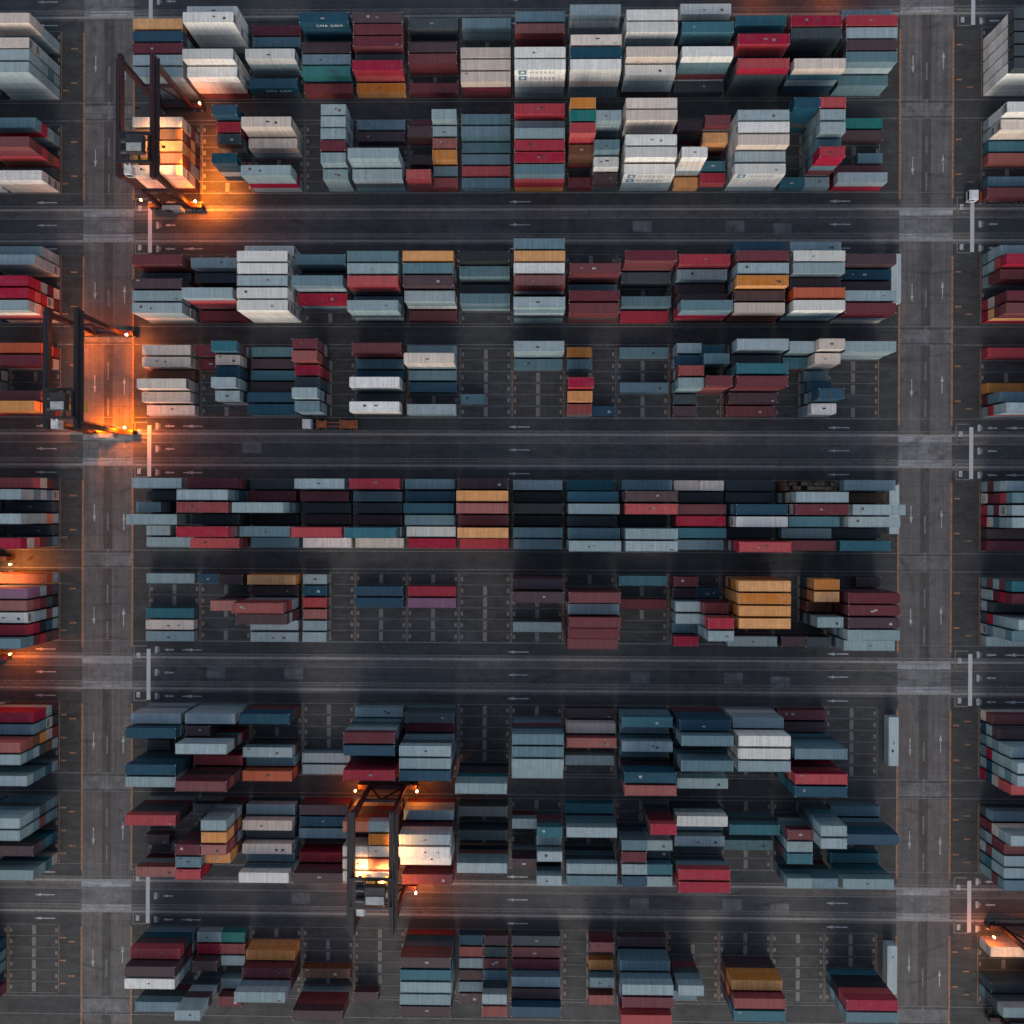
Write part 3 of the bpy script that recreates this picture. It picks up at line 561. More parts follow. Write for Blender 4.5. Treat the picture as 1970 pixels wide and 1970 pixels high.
for rec in DATA:
    row, bay, half, lane, T = "ABCDEFGHI"[rec[0]], rec[1], rec[2], rec[3], rec[4]
    cols = ''.join(COLOURS[q] for q in rec[5:])
    blk = 'L' if bay == 20 else 'R' if bay == 30 else 'M'
    if blk != 'M': bay = 0
    x0 = {'L': LEFT_EDGE - 12.19, 'R': RIGHT_EDGE, 'M': B0 + BP*bay}[blk]
    L = 12.19 if half == 0 else 6.06
    if half == 2: x0 += 6.13
    fill = cols + ''.join(rng.choice(cols + 'sbmd') for _ in range(6))
    for t in range(T):
        c = fill[T - 1 - t]
        BOX.append(dict(row=row, blk=blk, bay=bay, half=half, lane=lane, tier=t + 1, top=(t == T - 1), depth=T - 1 - t, T=T, c=c,
                        x=x0 + L/2 + rng.uniform(-0.06, 0.06), y=lane_y(row, lane) + rng.uniform(-0.05, 0.05), z=0.03 + TH*t, L=L, rz=0.0))
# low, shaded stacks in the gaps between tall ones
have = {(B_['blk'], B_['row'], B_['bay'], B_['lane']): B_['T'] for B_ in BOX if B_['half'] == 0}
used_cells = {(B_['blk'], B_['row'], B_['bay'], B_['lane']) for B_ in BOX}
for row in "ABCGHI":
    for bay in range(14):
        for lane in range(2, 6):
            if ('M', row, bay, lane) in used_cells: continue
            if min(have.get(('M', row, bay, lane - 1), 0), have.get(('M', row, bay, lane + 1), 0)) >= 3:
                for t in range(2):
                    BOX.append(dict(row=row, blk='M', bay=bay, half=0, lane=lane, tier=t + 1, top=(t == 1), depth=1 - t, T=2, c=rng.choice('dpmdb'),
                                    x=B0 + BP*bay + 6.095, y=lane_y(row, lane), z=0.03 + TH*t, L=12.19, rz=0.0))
# four long pale containers parked crosswise at the block ends
for row, x, y0 in (('C', 92.5, 52.4), ('E', 92.3, -5.4), ('G', 92.4, -63.4), ('I', 92.3, -120.6)):
    BOX.append(dict(row=row, blk='X', bay=14, half=0, lane=0, tier=1, top=True, depth=0, T=1, c='l', x=x, y=y0 + 6.1, z=0.03, L=12.19, rz=math.pi/2))
# visible size of each one: a small id picture filled from the ground up
S = 1024; ids = -np.ones((S, S), np.int32); k_px = F_PX*S/1970.0
Rm = np.array(cam.rotation_euler.to_matrix())
def pix(x, y, z):
    d = (np.array([x, y, z - CAM_H]) @ Rm); return S/2 + k_px*d[0]/-d[2], S/2 - k_px*d[1]/-d[2]
SHOW_Z = {}
order = sorted(range(len(BOX)), key=lambda i: BOX[i]['z'])
slices = []
for i in order:
    for q in range(5): slices.append((BOX[i]['z'] + TH*(q + 1)/5, i))
slices.sort(key=lambda s: s[0])
for zz, i in slices:
    B_ = BOX[i]; hx, hy = (B_['L']/2, W2) if B_['rz'] == 0 else (W2, B_['L']/2)
    u0, v0 = pix(B_['x'] - hx, B_['y'] + hy, zz); u1, v1 = pix(B_['x'] + hx, B_['y'] - hy, zz)
    u0, v0, u1, v1 = (int(round(q)) for q in (u0, v0, u1, v1))
    if u1 > 0 and v1 > 0 and u0 < S and v0 < S: ids[max(v0,0):v1, max(u0,0):u1] = i
cnt = np.bincount(ids[ids >= 0].ravel(), minlength=len(BOX))
for i, B_ in enumerate(BOX):
    B_['px'] = int(cnt[i]); B_['kind'] = 'short' if B_['half'] else ('cold' if B_['c'] in 'wc' and B_['T'] >= 3 and not (B_['blk'] == 'R' and B_['row'] == 'A') else 'long')
chosen = set()
for kd in ('long', 'short', 'cold'):
    r = sorted((i for i, B_ in enumerate(BOX) if B_['kind'] == kd and B_['px'] >= 40), key=lambda i: (-BOX[i]['px'], i))[:298]
    chosen |= set(r)

# ---- labels that single each one out
ROWP = dict(A="in the top block", B="above the first road", C="below the first road", D="above the second road", E="below the second road",
            F="above the third road", G="below the third road", H="above the fourth road", I="below the fourth road")
ORD = "first second third fourth fifth sixth seventh eighth ninth tenth eleventh twelfth thirteenth fourteenth".split()
KIND = dict(long=("shipping_container", "shipping container", "long container"), short=("short_container", "short container", "short container"),
            cold=("pale_container", "pale container", "long container"))
topat = {}
for i, B_ in enumerate(BOX):
    if B_['top'] and B_['blk'] != 'X':
        for hf in ((1, 2) if B_['half'] == 0 else (B_['half'],)): topat[B_['blk'], B_['row'], B_['bay'], B_['lane'], hf] = i
def nb(B_, d):
    j = topat.get((B_['blk'], B_['row'], B_['bay'], B_['lane'] + d, B_['half'] or 1))
    return PAINT[BOX[j]['c']][0] if j is not None else None
def colp(B_):
    if B_['blk'] == 'L': return "at the left edge"
    if B_['blk'] == 'R': return "at the right edge"
    return ORD[B_['bay']] + " column"
def words(s): return len(s.replace('-', ' ').split())
CODES = {}
for i in sorted(chosen):
    B_ = BOX[i]; c = PAINT[B_['c']][0]; k = KIND[B_['kind']][2]; r = ROWP[B_['row']]
    dep = {0: None, 1: "one below the top", 2: "two below the top"}.get(B_['depth'], "low in the stack")
    out = []
    if B_['blk'] == 'X':
        out = [f"{c} {k} parked crosswise at the right block end, {r}"]
    else:
        hf = {0: '', 1: 'left ', 2: 'right '}[B_['half']]
        n_, s_ = nb(B_, -1), nb(B_, 1)
        tall = {1: 'on the ground', 2: 'on a low stack', 3: 'on a medium stack', 4: 'on a tall stack', 5: 'on a tall stack', 6: 'on the tallest stack'}[B_['T']]
        if dep is None:
            out.append(f"{c} {k} {tall}, {r}")
            if n_ and s_: out.append(f"{c} {k} {tall} between {n_} and {s_}, {r}")
            elif s_ and not n_: out.append(f"{c} {k} {tall}, gap above and {s_} below, {r}")
            elif n_: out.append(f"{c} {k} {tall}, {n_} above and gap below, {r}")
            if n_ and s_: out.append(f"{c} {k} between {n_} and {s_}, {colp(B_)}, {r}")
            out.append(f"{c} {k} {tall}, {colp(B_)}, {r}")
            out.append(f"{hf}{c} {k}, {colp(B_)}, {ORD[B_['lane']-1]} lane down, {r}")
        else:
            out.append(f"{c} {k}, {dep}, {colp(B_)}, {r}")
            out.append(f"{c} {k}, {dep.replace(' the top','').replace('low in the stack','low')}, {colp(B_)}, {ORD[B_['lane']-1]} lane, {r}")
            out.append(f"{hf}{c} {k}, {dep.replace(' the top','').replace('low in the stack','low')}, {colp(B_)}, {ORD[B_['lane']-1]} lane, {r}")
            out.append(f"{hf}{c} {k}, {ORD[B_['tier']-1]} tier up, {colp(B_)}, {ORD[B_['lane']-1]} lane, {r}")
    B_['cand'] = [o for o in out if words(o) <= 16] or out[-1:]
    B_['all'] = out
for lev in range(8):
    use = {}
    for i in chosen:
        if 'label' in BOX[i]: continue
        cd = BOX[i]['cand']; 
        if lev < len(cd): use.setdefault(cd[lev], []).append(i)
    # a description counts only when no other individual could also be meant by it
    everyone = {}
    for i in chosen:
        for o in set(BOX[i]['cand']): everyone[o] = everyone.get(o, 0) + 1
    for o, l in use.items():
        if len(l) == 1 and everyone[o] == 1: BOX[l[0]]['label'] = o
for i in chosen: BOX[i].setdefault('label', BOX[i]['cand'][-1])

# ---- individuals
M_CARGO = plain("tarred_cargo", (0.17, 0.12, 0.09), 0.8, 0, 0.6, 1.4)
def cargo_mesh(L):
    b = MB(); r = random.Random(3); h = L/2 - 0.2; x = -h
    while x < h - 0.7:
        w = r.uniform(0.7, 1.8)
        for y0, y1 in ((-1.1, -0.1), (-0.05, 1.1)):
            if r.random() < 0.85: b.box(x + 0.05, min(x + w, h), y0 + r.uniform(0, 0.1), y1 - r.uniform(0, 0.15), 0.2, r.uniform(1.1, 2.45))
        x += w
    return b
MESH['cargo'] = cargo_mesh(12.19).mesh("cargo", M_CARGO)
BYKEY = {}
PATCH_MAT = dict(dark=plain("bitumen_patch", (0.035, 0.037, 0.04), 0.7), rust=plain("rust_patch", (0.11, 0.05, 0.03), 0.8, 0, 0.6, 2.0),
                 grey=plain("primer_patch", (0.20, 0.21, 0.215), 0.6), light=plain("pale_patch", (0.34, 0.35, 0.35), 0.6))
def patch_mesh(L, seed):
    r = random.Random(seed); b = MB()
    for q in range(1):
        x = r.uniform(-L/2 + 0.8, L/2 - 1.4); y = r.uniform(-0.95, 0.35); w = r.uniform(0.25, 0.9); h = r.uniform(0.2, 0.6)
        b.box(x, x + w, y, y + h, HC - 0.028, HC - 0.006 - 0.002*(seed % 8))
    return b
PATCHES = {k: [patch_mesh(L, 11 + i).mesh("roof_patch", PATCH_MAT['dark']) for i in range(8)] for k, L in (('long', 12.19), ('short', 6.06))}
for i in sorted(chosen):
    B_ = BOX[i]; nm, cat, _ = KIND[B_['kind']]; ln = 'short' if B_['half'] else 'long'
    flip = math.pi if rng.random() < 0.5 else 0.0
    mt = MAT[B_['c']]
    o = inst(MESH[ln, 'body'], nm, None, mt)
    o.location = (B_['x'], B_['y'], B_['z']); o.rotation_euler = (0, 0, B_['rz'] + flip)
    tag(o, B_['label'], cat, {'long': "long containers stacked in the yard", 'short': "short containers stacked in the yard", 'cold': "white and cream containers in tall stacks"}[B_['kind']])
    if (B_['row'], B_['bay'], B_['lane']) in OPEN_TOP and B_['top'] and B_['blk'] == 'M':
        inst(MESH['cargo'], "cargo", o)
    else:
        inst(MESH[ln, 'reefroof' if B_['kind'] == 'cold' else 'roof'], "roof", o, mt)
        if rng.random() < 0.45:
            pick = rng.sample(range(8), rng.choice((1, 1, 2)))
            for q in pick: inst(PATCHES[ln][q], "roof_patch", o, PATCH_MAT['light' if B_['c'] in 'kdnpmqt' and rng.random() < 0.6 else rng.choice(('dark', 'rust', 'grey'))])
    d = inst(MESH[ln, 'door'], "door", o, mt); inst(MESH[ln, 'bars'], "locking_bars", d)
    if B_['kind'] == 'cold': inst(MESH[ln, 'cooler'], "cooling_unit", o)
    BYKEY[B_['blk'], B_['row'], B_['bay'], B_['lane'], B_['half'], B_['depth']] = (o, flip)

# ---- every other container under or between them: one mass
def simple(L):
    b = MB(); h = L/2
    b.box(-h + 0.05, h - 0.05, -W2 + 0.05, W2 - 0.05, 0.04, HC - 0.05)
    for sx in (-1, 1):
        for sy in (-1, 1): b.box(sx*h - (0.16 if sx > 0 else 0), sx*h + (0.16 if sx < 0 else 0), sy*W2 - (0.14 if sy > 0 else 0), sy*W2 + (0.14 if sy < 0 else 0), 0.0, HC)
        b.box(-h + 0.16, h - 0.16, sx*W2 - (0.07 if sx > 0 else 0), sx*W2 + (0.07 if sx < 0 else 0), HC - 0.13, HC - 0.02)
        b.box(-h + 0.16, h - 0.16, sx*W2 - (0.07 if sx > 0 else 0), sx*W2 + (0.07 if sx < 0 else 0), 0.01, 0.15)
        b.box(sx*h - (0.10 if sx > 0 else 0), sx*h + (0.10 if sx < 0 else 0), -W2 + 0.14, W2 - 0.14, HC - 0.15, HC - 0.025)
    return np.array(b.v), np.array(b.f)
tmpl = {12.19: simple(12.19), 6.06: simple(6.06)}
keys = list(PAINT)
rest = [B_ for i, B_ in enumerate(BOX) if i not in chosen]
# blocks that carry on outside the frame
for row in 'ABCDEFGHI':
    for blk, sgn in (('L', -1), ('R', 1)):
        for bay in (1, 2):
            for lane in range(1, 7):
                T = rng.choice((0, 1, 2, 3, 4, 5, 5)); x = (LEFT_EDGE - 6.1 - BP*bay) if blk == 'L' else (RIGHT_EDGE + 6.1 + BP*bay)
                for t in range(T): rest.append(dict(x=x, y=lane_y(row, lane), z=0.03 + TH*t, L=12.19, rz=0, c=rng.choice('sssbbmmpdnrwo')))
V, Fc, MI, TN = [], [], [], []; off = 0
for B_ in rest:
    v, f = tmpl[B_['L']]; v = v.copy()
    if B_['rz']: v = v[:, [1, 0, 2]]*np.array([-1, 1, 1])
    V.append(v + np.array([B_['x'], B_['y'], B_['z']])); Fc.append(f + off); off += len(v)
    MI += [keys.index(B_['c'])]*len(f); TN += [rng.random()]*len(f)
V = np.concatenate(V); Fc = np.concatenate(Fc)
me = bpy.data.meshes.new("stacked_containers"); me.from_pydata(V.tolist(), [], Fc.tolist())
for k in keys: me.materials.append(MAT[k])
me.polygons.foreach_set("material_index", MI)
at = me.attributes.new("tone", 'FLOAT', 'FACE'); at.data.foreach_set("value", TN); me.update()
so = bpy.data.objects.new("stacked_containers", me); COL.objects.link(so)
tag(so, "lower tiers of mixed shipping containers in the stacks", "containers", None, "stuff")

# ------------------------------------------------------------------ gantry cranes on rubber tyres
M_RED = plain("maroon_crane_paint", (0.030, 0.009, 0.012), 0.5)
M_GDARK = plain("dark_crane_paint", (0.014, 0.014, 0.018), 0.5)
M_TYRE = plain("tyre_rubber", (0.015, 0.015, 0.016), 0.8)
M_CABIN = plain("cabin_white", (0.45, 0.48, 0.50), 0.45)
M_GLASS = plain("cabin_glass", (0.02, 0.03, 0.035), 0.1)
M_YEL = plain("spreader_yellow", (0.45, 0.24, 0.03), 0.5)
LAMPC = (1.0, 0.172, 0.001)
M_LAMP = emit("sodium_lamp_glass", (1.0, 0.55, 0.22), 5.0)
M_LAMPW = emit("white_lamp_glass", (1.0, 0.78, 0.56), 6.0)
def light(name, loc, energy, parent, size=1.3, blend=0.6, target=None, col=LAMPC, radius=0.25, kind='SPOT'):
    d = bpy.data.lights.new(name, kind); d.energy = energy; d.color = col; d.shadow_soft_size = radius
    if kind == 'SPOT': d.spot_size = size; d.spot_blend = blend
    o = bpy.data.objects.new(name, d); COL.objects.link(o); o.location = loc; o.parent = parent
    if target is not None and kind == 'SPOT':
        o.rotation_euler = (Vector(target) - Vector(loc)).to_track_quat('-Z', 'Y').to_euler()
    return o
def crane(label, x0, x1, ys, yn, ty, frame, lamps, floods, zt=24.6, fcol=(1.0, 0.46, 0.17)):
    """legs at x0, x1; sills at ys (south) and yn (north); trolley at ty; lamps: sill lights, floods: lights under the trolley"""
    xc, yc = (x0 + x1)/2, (ys + yn)/2; g = (x1 - x0)/2; a, b = ys - yc, yn - yc
    t = empty("gantry_crane", (xc, yc, 0)); tag(t, label, "gantry crane", "gantry cranes straddling the stacks")
    for s in (-1, 1):
        m = MB(); x = s*g
        m.box(x - 0.5, x + 0.5, a - 1.4, b + 1.4, zt - 1.7, zt - 0.12)
        m.box(x - 0.12, x + 0.12, a - 1.2, b + 1.2, zt - 0.12, zt)                              # trolley rail
        m.build("girder", frame, t)
        wk = MB(); xo = x + s*0.95
        wk.box(xo - 0.4, xo + 0.4, a - 0.8, b + 0.8, zt - 1.30, zt - 1.24)
        for q in range(12):
            y = a - 0.8 + (b - a + 1.6)*q/11; wk.bar((xo + s*0.38, y, zt - 1.24), (xo + s*0.38, y, zt - 0.15), 0.05, 0.05)
        wk.bar((xo + s*0.38, a - 0.8, zt - 0.15), (xo + s*0.38, b + 0.8, zt - 0.15), 0.06, 0.06)
        wk.build("walkway", M_GDARK, t)
    for y in (a, b):
        for s in (-1, 1):
            m = MB(); x = s*g
            m.bar((x, y, 2.9), (x, y, zt - 1.72), 0.75, 0.95, 0, 1.05, 1.25)
            m.build("leg", M_RED, t)
        m = MB(); m.box(-g - 3.0, g + 3.0, y - 0.55, y + 0.55, 1.75, 2.9); m.build("sill_beam", M_RED, t)
        m = MB(); m.bar((-g, y, 12.5), (g, y, 12.5), 0.6, 0.7); m.build("tie_beam", M_RED, t)
        m = MB()
        m.bar((-g + 0.4, y, 3.1), (0, y, 12.2), 0.35, 0.35); m.bar((g - 0.4, y, 3.1), (0, y, 12.2), 0.35, 0.35)
        m.build("brace", M_RED, t)
        for s in (-1, 1):
            bg = MB(); x = s*(g + 1.4); bg.box(x - 1.5, x + 1.5, y - 0.4, y + 0.4, 1.0, 1.74); bo = bg.build("bogie", M_GDARK, t)
            for d in (-0.95, 0.95):
                w = MB(); w.cyl((x + d, y - 0.45, 0.84), (x + d, y + 0.45, 0.84), 0.80, 18); w.cyl((x + d, y - 0.47, 0.84), (x + d, y + 0.47, 0.84), 0.36, 12, 1)
                w.build("wheel", [M_TYRE, M_STEEL], bo)
    m = MB(); m.box(-2.6, 2.2, a - 1.6, a - 0.58, 2.0, 4.4); m.box(-2.4, -0.4, a - 1.63, a - 1.6, 2.2, 4.0, 1)
    m.build("power_house", [M_GRILLE, M_DARK], t)
    m = MB()                                                                                   # caged ladder up one leg
    for dx in (-0.28, 0.28): m.bar((g + 0.65 + dx, a + 0.75, 3.0), (g + 0.65 + dx, a + 0.75, zt - 0.4), 0.07, 0.07)
    for q in range(48): m.box(g + 0.37, g + 0.93, a + 0.73, a + 0.77, 3.2 + q*0.43, 3.25 + q*0.43)
    m.build("ladder", M_GDARK, t)
    # trolley with hoist house, cabin and spreader
    y = ty - yc
    m = MB()
    for dy in (-3.2, 3.2): m.box(-g - 0.3, g + 0.3, y + dy - 0.3, y + dy + 0.3, zt + 0.15, zt + 0.75)
    for dx in (-g + 0.4, -1.2, 1.2, g - 0.4): m.box(dx - 0.2, dx + 0.2, y - 2.9, y + 2.9, zt + 0.2, zt + 0.7)
    m.box(-g + 0.7, -1.5, y - 2.8, y + 2.8, zt + 0.70, zt + 0.76)
    tr = m.build("trolley", M_GDARK, t)
    m = MB(); m.box(-1.0, g - 1.0, y - 1.8, y + 2.2, zt + 0.72, zt + 2.5); m.box(-0.8, g - 1.2, y - 1.6, y + 0.2, zt + 2.5, zt + 2.62, 1)
    m.cyl((-g + 1.2, y + 1.2, zt + 1.1), (-1.3, y + 1.2, zt + 1.1), 0.55, 14); m.cyl((-g + 1.2, y - 1.2, zt + 1.1), (-1.3, y - 1.2, zt + 1.1), 0.55, 14)
    m.build("hoist_house", [M_DARK, M_GRILLE], tr)
    m = MB(); m.box(-g + 1.0, -g + 2.7, y - 5.6, y - 3.6, zt - 2.6, zt - 0.4); m.box(-g + 1.15, -g + 2.55, y - 5.62, y - 3.58, zt - 2.2, zt - 1.0, 1)
    m.bar((-g + 1.3, y - 3.7, zt - 0.5), (-g + 1.3, y - 3.0, zt + 0.3), 0.2, 0.2); m.bar((-g + 2.4, y - 3.7, zt - 0.5), (-g + 2.4, y - 3.0, zt + 0.3), 0.2, 0.2)
    m.build("cabin", [M_CABIN, M_GLASS], tr)
    m = MB(); zs = 18.2
    m.box(-2.2, 2.2, y - 0.55, y + 0.55, zs, zs + 0.6); m.box(-3.05, -2.2, y - 1.15, y + 1.15, zs, zs + 0.4); m.box(2.2, 3.05, y - 1.15, y + 1.15, zs, zs + 0.4)
    for sx in (-1.4, 1.4):
        for sy in (-0.5, 0.5): m.cyl((sx, y + sy, zs + 0.6), (sx*0.8, y + sy*1.6, zt + 0.2), 0.03, 6)
    m.build("spreader", M_YEL, tr)
    for (lx, ly, e, wh) in lamps:                                                              # lamps on posts at the ends of the sills
        hx, hy = lx - xc, ly - yc
        m = MB(); m.bar((hx, hy, 2.9), (hx, hy, 5.3), 0.12, 0.12); m.box(hx - 0.32, hx + 0.32, hy - 0.25, hy + 0.25, 5.3, 5.45)
        lp = m.build("flood_lamp", M_GDARK, t)
        m = MB(); m.cyl((hx, hy, 5.451), (hx, hy, 5.66), 0.30, 12); m.cyl((hx, hy, 5.06), (hx, hy, 5.29), 0.26, 12)
        m.build("lamp_glass", M_LAMPW if wh else M_LAMP, lp)
        light("lamp_light", (hx, hy, 4.85), e, t, kind='POINT', radius=0.22)
    for (fx, fy, fz, tx, ty_, tz, e, size, *fc) in floods:                                          # floodlights under the girders
        p = (fx - xc, fy - yc, fz)
        m = MB(); m.box(p[0] - 0.35, p[0] + 0.35, p[1] - 0.25, p[1] + 0.25, p[2] + 0.12, p[2] + 0.42)
        m.bar((p[0], p[1], p[2] + 0.4), (p[0], p[1], zt - 1.6), 0.1, 0.1)
        lp = m.build("flood_lamp", M_GDARK, t)
        m = MB(); m.box(p[0] - 0.30, p[0] + 0.30, p[1] - 0.2, p[1] + 0.2, p[2] + 0.06, p[2] + 0.119); m.build("lamp_glass", M_LAMP, lp)
        light("flood_light", p, e, t, size, 1.0, (tx - xc, ty_ - yc, tz), fc[0] if fc else fcol, 0.35)
    return t
PW = 3.0
Y1S, Y1N, Y2S, Y2N = 77.0, 102.3, 19.6, 44.6
crane("dark red gantry crane over lit stacks at the left end above the first road", -92.6, -85.1, Y1S, Y1N, 82.0, M_RED,
      [(-82.6, Y1S, 1800*PW, 1), (-81.6, Y1N - 0.8, 300*PW, 0), (-96.3, Y1S + 0.4, 300*PW, 0)],
      [(-89.6, 92.5, 21.5, -89.6, 90.0, 10, 3000*PW, 1.35), (-87.0, 83.0, 21.5, -87.5, 84.0, 10, 2600*PW, 1.35), (-84.0, 84.0, 20.5, -78.5, 81.5, 0, 34000*PW, 0.85, (1.0, 0.22, 0.01)), (-84.0, 92.0, 20.5, -79.0, 91.5, 0, 12000*PW, 0.8, (1.0, 0.2, 0.01))])
crane("black gantry crane standing across the left cross road over glowing asphalt", -109.2, -102.4, Y2S, Y2N, 24.0, M_GDARK,
      [(-102.4 + 2.6, Y2N - 0.9, 1000*PW, 1), (-102.4 + 2.2, Y2S + 0.9, 2600*PW, 1), (-109.2 + 0.4, Y2S + 0.9, 2600*PW, 0), (-109.2 - 2.4, Y2N - 0.9, 1000*PW, 0)],
      [(-103.4, 28.0, 21.5, -103.5, 21.8, 0, 13000*PW, 0.75), (-108.5, 38.0, 21.5, -112.0, 38.5, 0, 8000*PW, 0.6), (-103.2, 38.0, 21.5, -98.6, 38.5, 0, 8000*PW, 0.6)], fcol=LAMPC)
crane("dark gantry crane over bright lit stacks beside the fourth road", -38.9, -30.0, -95.2, -69.8, -86.5, M_GDARK,
      [(-26.8, -95.2, 700*PW, 1), (-26.6, -69.9, 500*PW, 1), (-42.0, -69.9, 500*PW, 0), (-41.8, -95.0, 300*PW, 0)],
      [(-37.6, -84.5, 21.0, -38.2, -84.5, 12, 1700*PW, 1.5), (-30.4, -78.5, 21.5, -26.5, -78.0, 12, 1500*PW, 1.9, (1.0, 0.42, 0.13)), (-30.4, -85.0, 21.5, -27.0, -85.5, 12, 1100*PW, 1.9), (-29.5, -92.0, 21.0, -27.5, -91.5, 8, 2600*PW, 1.5, (1.0, 0.25, 0.03)), (-33.0, -86.5, 20.5, -33.0, -84.0, 10, 5000*PW, 1.2)])
crane("gantry crane over the lit right block below the fourth road", 119.5, 127.5, -126.6, -103.6, -112.0, M_GDARK,
      [(116.0, -104.6, 330*PW, 0), (130.5, -103.6, 300*PW, 0)], [(120.0, -107.0, 21.5, 118.5, -110.0, 4, 2600*PW, 0.9)])
crane("gantry crane beyond the left edge above the third road", -142.0, -134.6, -37.8, -12.6, -26.0, M_GDARK,
      [(-129.0, -13.9, 900*PW, 0), (-129.0, -36.4, 1200*PW, 0)], [(-135.5, -18.0, 21.5, -129.0, -17.5, 4, 10000*PW, 0.9)])
crane("gantry crane at the top edge over the block above the top road", 61.0, 74.0, 134.2, 159.0, 150.0, M_GDARK,
      [(77.0, 133.4, 700*PW, 1), (58.5, 132.6, 500*PW, 0)], [])

# ------------------------------------------------------------------ trucks in the truck lanes
M_TWHITE = plain("truck_cab_white", (0.60, 0.62, 0.64), 0.35, 0, 0.1)
M_CHASSIS = plain("orange_chassis", (0.30, 0.085, 0.02), 0.55)
def truck(label, xf, y, L, flat=False):
    t = empty("container_truck", (xf, y, 0)); tag(t, label, "truck")
    m = MB(); m.box(0.0, 2.2, -1.22, 1.22, 0.75, 2.75); m.box(0.35, 2.1, -1.1, 1.1, 2.75, 3.0); m.box(-0.12, 0.0, -1.2, 1.2, 0.5, 1.1, 1)
    cab = m.build("cab", [M_TWHITE, M_DARK], t)
    m = MB(); m.box(-0.02, 0.0, -1.05, 1.05, 1.75, 2.6); m.box(0.5, 1.5, -1.24, -1.22, 1.7, 2.5); m.box(0.5, 1.5, 1.22, 1.24, 1.7, 2.5); m.build("windscreen", M_GLASS, cab)
    m = MB()
    for s in (-1, 1): m.box(0.1, 0.35, s*1.36 - 0.12, s*1.36 + 0.12, 1.7, 2.3)
    m.build("mirror", M_DARK, cab)
    m = MB(); m.box(2.0, 5.6, -0.45, 0.45, 0.7, 1.0); m.box(3.1, 5.2, -0.9, 0.9, 1.0, 1.18); m.cyl((2.6, -1.0, 0.7), (3.9, -1.0, 0.7), 0.32, 12); m.build("tractor_frame", M_DARK, t)
    m = MB()
    for s in (-1, 1): m.box(3.4, 3.4 + L, s*0.48 - 0.12, s*0.48 + 0.12, 1.18, 1.5)
    for q in (3.5, 5.6, 9.4, 3.3 + L): m.box(q - 0.22, q + 0.22, -1.22, 1.22, 1.22, 1.52)
    m.box(3.6, 5.6, -0.85, 0.85, 1.50, 1.56); m.box(L - 0.4, L + 3.0, -1.0, 1.0, 1.50, 1.56)
    m.build("trailer_chassis", M_CHASSIS, t)
    for x in (1.0, 3.7, 4.8, L + 0.3, L + 1.6):
        for s in (-1, 1):
            m = MB(); m.cyl((x, s*0.72, 0.52), (x, s*1.2, 0.52), 0.52, 16); m.cyl((x, s*1.0, 0.52), (x, s*1.215, 0.52), 0.26, 10, 1); m.build("wheel", [M_TYRE, M_STEEL], t)
    return t
truck("white truck with an empty orange trailer driving in the lane above the second road", -56.3, 21.8, 10.2)
truck("white truck carrying a maroon container in the lane at the right edge", 110.6, 79.3, 12.4)
o = inst(MESH['long', 'body'], "shipping_container", None, MAT['m']); o.location = (114.1 + 6.2, 79.3, 1.53)
tag(o, "maroon long container loaded on the white truck at the right edge", "shipping container", "long containers stacked in the yard")
inst(MESH['long', 'roof'], "roof", o, MAT['m']); d = inst(MESH['long', 'door'], "door", o, MAT['m']); inst(MESH['long', 'bars'], "locking_bars", d)

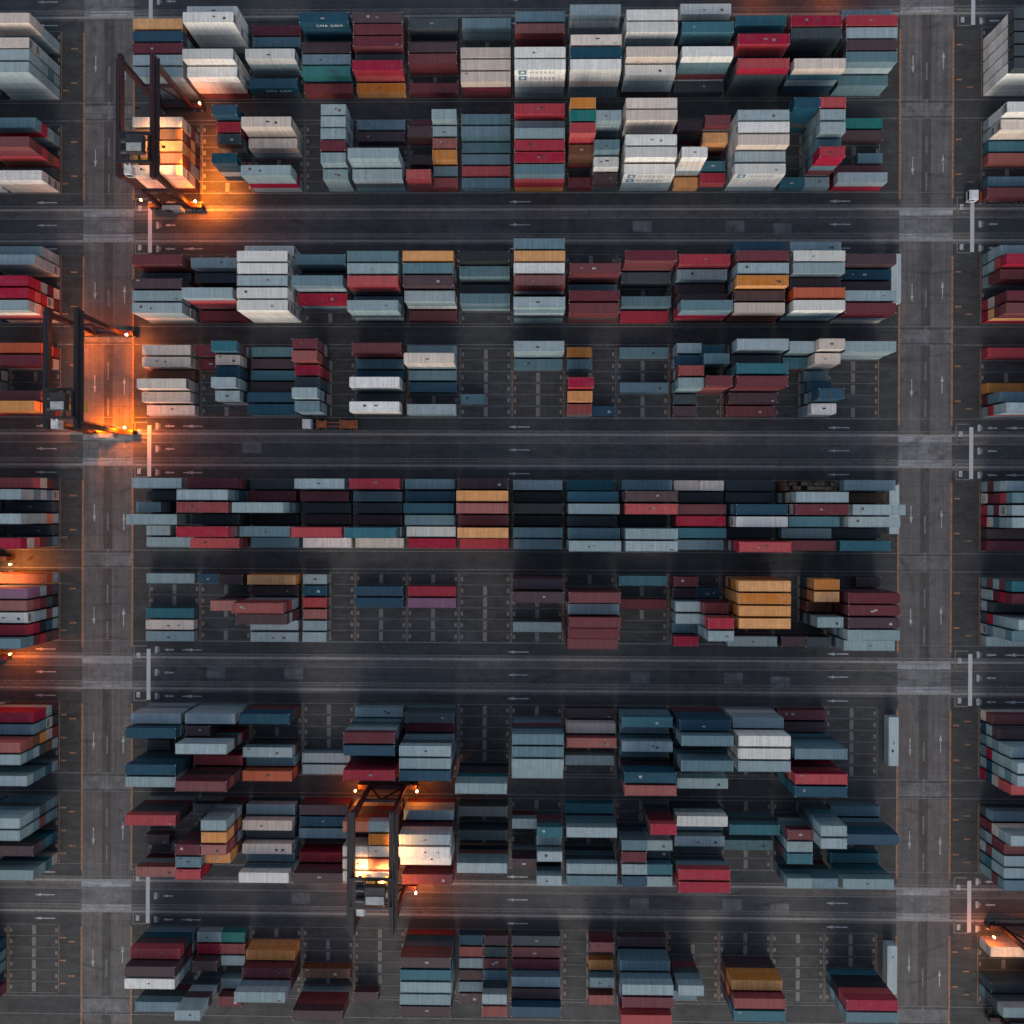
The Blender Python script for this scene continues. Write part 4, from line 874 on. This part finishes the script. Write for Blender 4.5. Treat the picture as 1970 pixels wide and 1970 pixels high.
# ------------------------------------------------------------------ lettering on a few container sides
M_LBLUE = plain("emblem_blue", (0.05, 0.16, 0.24), 0.5, 0, 0.1)
M_LINK = plain("lettering_ink", (0.22, 0.24, 0.25), 0.5, 0, 0.1)
M_LWHITE = plain("lettering_white", (0.65, 0.66, 0.66), 0.5, 0, 0.1)
TEXTS = {}
def text_mesh(s, size, mat):
    k = (s, size, mat.name)
    if k not in TEXTS:
        cu = bpy.data.curves.new("lettering", 'FONT'); cu.body = s; cu.size = size; cu.extrude = 0.006; cu.space_character = 1.25
        ob = bpy.data.objects.new("tmp", cu); COL.objects.link(ob)
        me = bpy.data.meshes.new_from_object(ob.evaluated_get(bpy.context.evaluated_depsgraph_get())); me.name = "lettering"
        bpy.data.objects.remove(ob); me.materials.clear(); me.materials.append(mat); TEXTS[k] = me
    return TEXTS[k]
def letter(key, s, size, mat, x, z, star=False):
    q = BYKEY.get(key)
    if q is None: return
    o, flip = q; f = -1 if flip else 1
    t = bpy.data.objects.new("lettering", text_mesh(s, size, mat)); COL.objects.link(t); t.parent = o
    t.location = (f*x, f*-(W2 + 0.012), z); t.rotation_euler = (math.pi/2, 0, flip)
    if star:
        m = MB(); m.box(-0.95, 0.95, -0.006, 0.006, 0, 1.9)
        n = [(0.72*math.cos(math.pi/2 + i*math.pi/7)*(1 if i % 2 == 0 else 0.42), 0.72*math.sin(math.pi/2 + i*math.pi/7)*(1 if i % 2 == 0 else 0.42)) for i in range(14)]
        m.face([(a, -0.010, 0.95 + b) for a, b in n], 1)
        e = m.build("emblem", [M_LBLUE, M_LWHITE], o); e.location = (f*(x - 1.6), f*-(W2 + 0.012), z - 0.35); e.rotation_euler = (0, 0, flip)
for dep in (0, 1): letter(('M', 'A', 7, 6, 0, dep), "MAERSK", 1.5, M_LINK, -2.6, 0.75, True)
letter(('M', 'B', 9, 6, 0, 0), "MAERSK", 1.5, M_LINK, -2.6, 0.75, True)
letter(('M', 'B', 9, 6, 0, 1), "MAERSK", 1.5, M_LINK, -2.6, 0.75, True)
letter(('M', 'B', 11, 6, 0, 0), "MAERSK", 1.5, M_LINK, -2.6, 0.75, True)
letter(('M', 'A', 3, 1, 0, 0), "CMA CGM", 1.2, M_LWHITE, -2.2, 0.75)
letter(('M', 'A', 3, 1, 0, 1), "CMA CGM", 1.2, M_LWHITE, -2.2, 0.75)
letter(('M', 'A', 2, 6, 0, 0), "CMA CGM", 1.2, M_LWHITE, -2.2, 0.75)
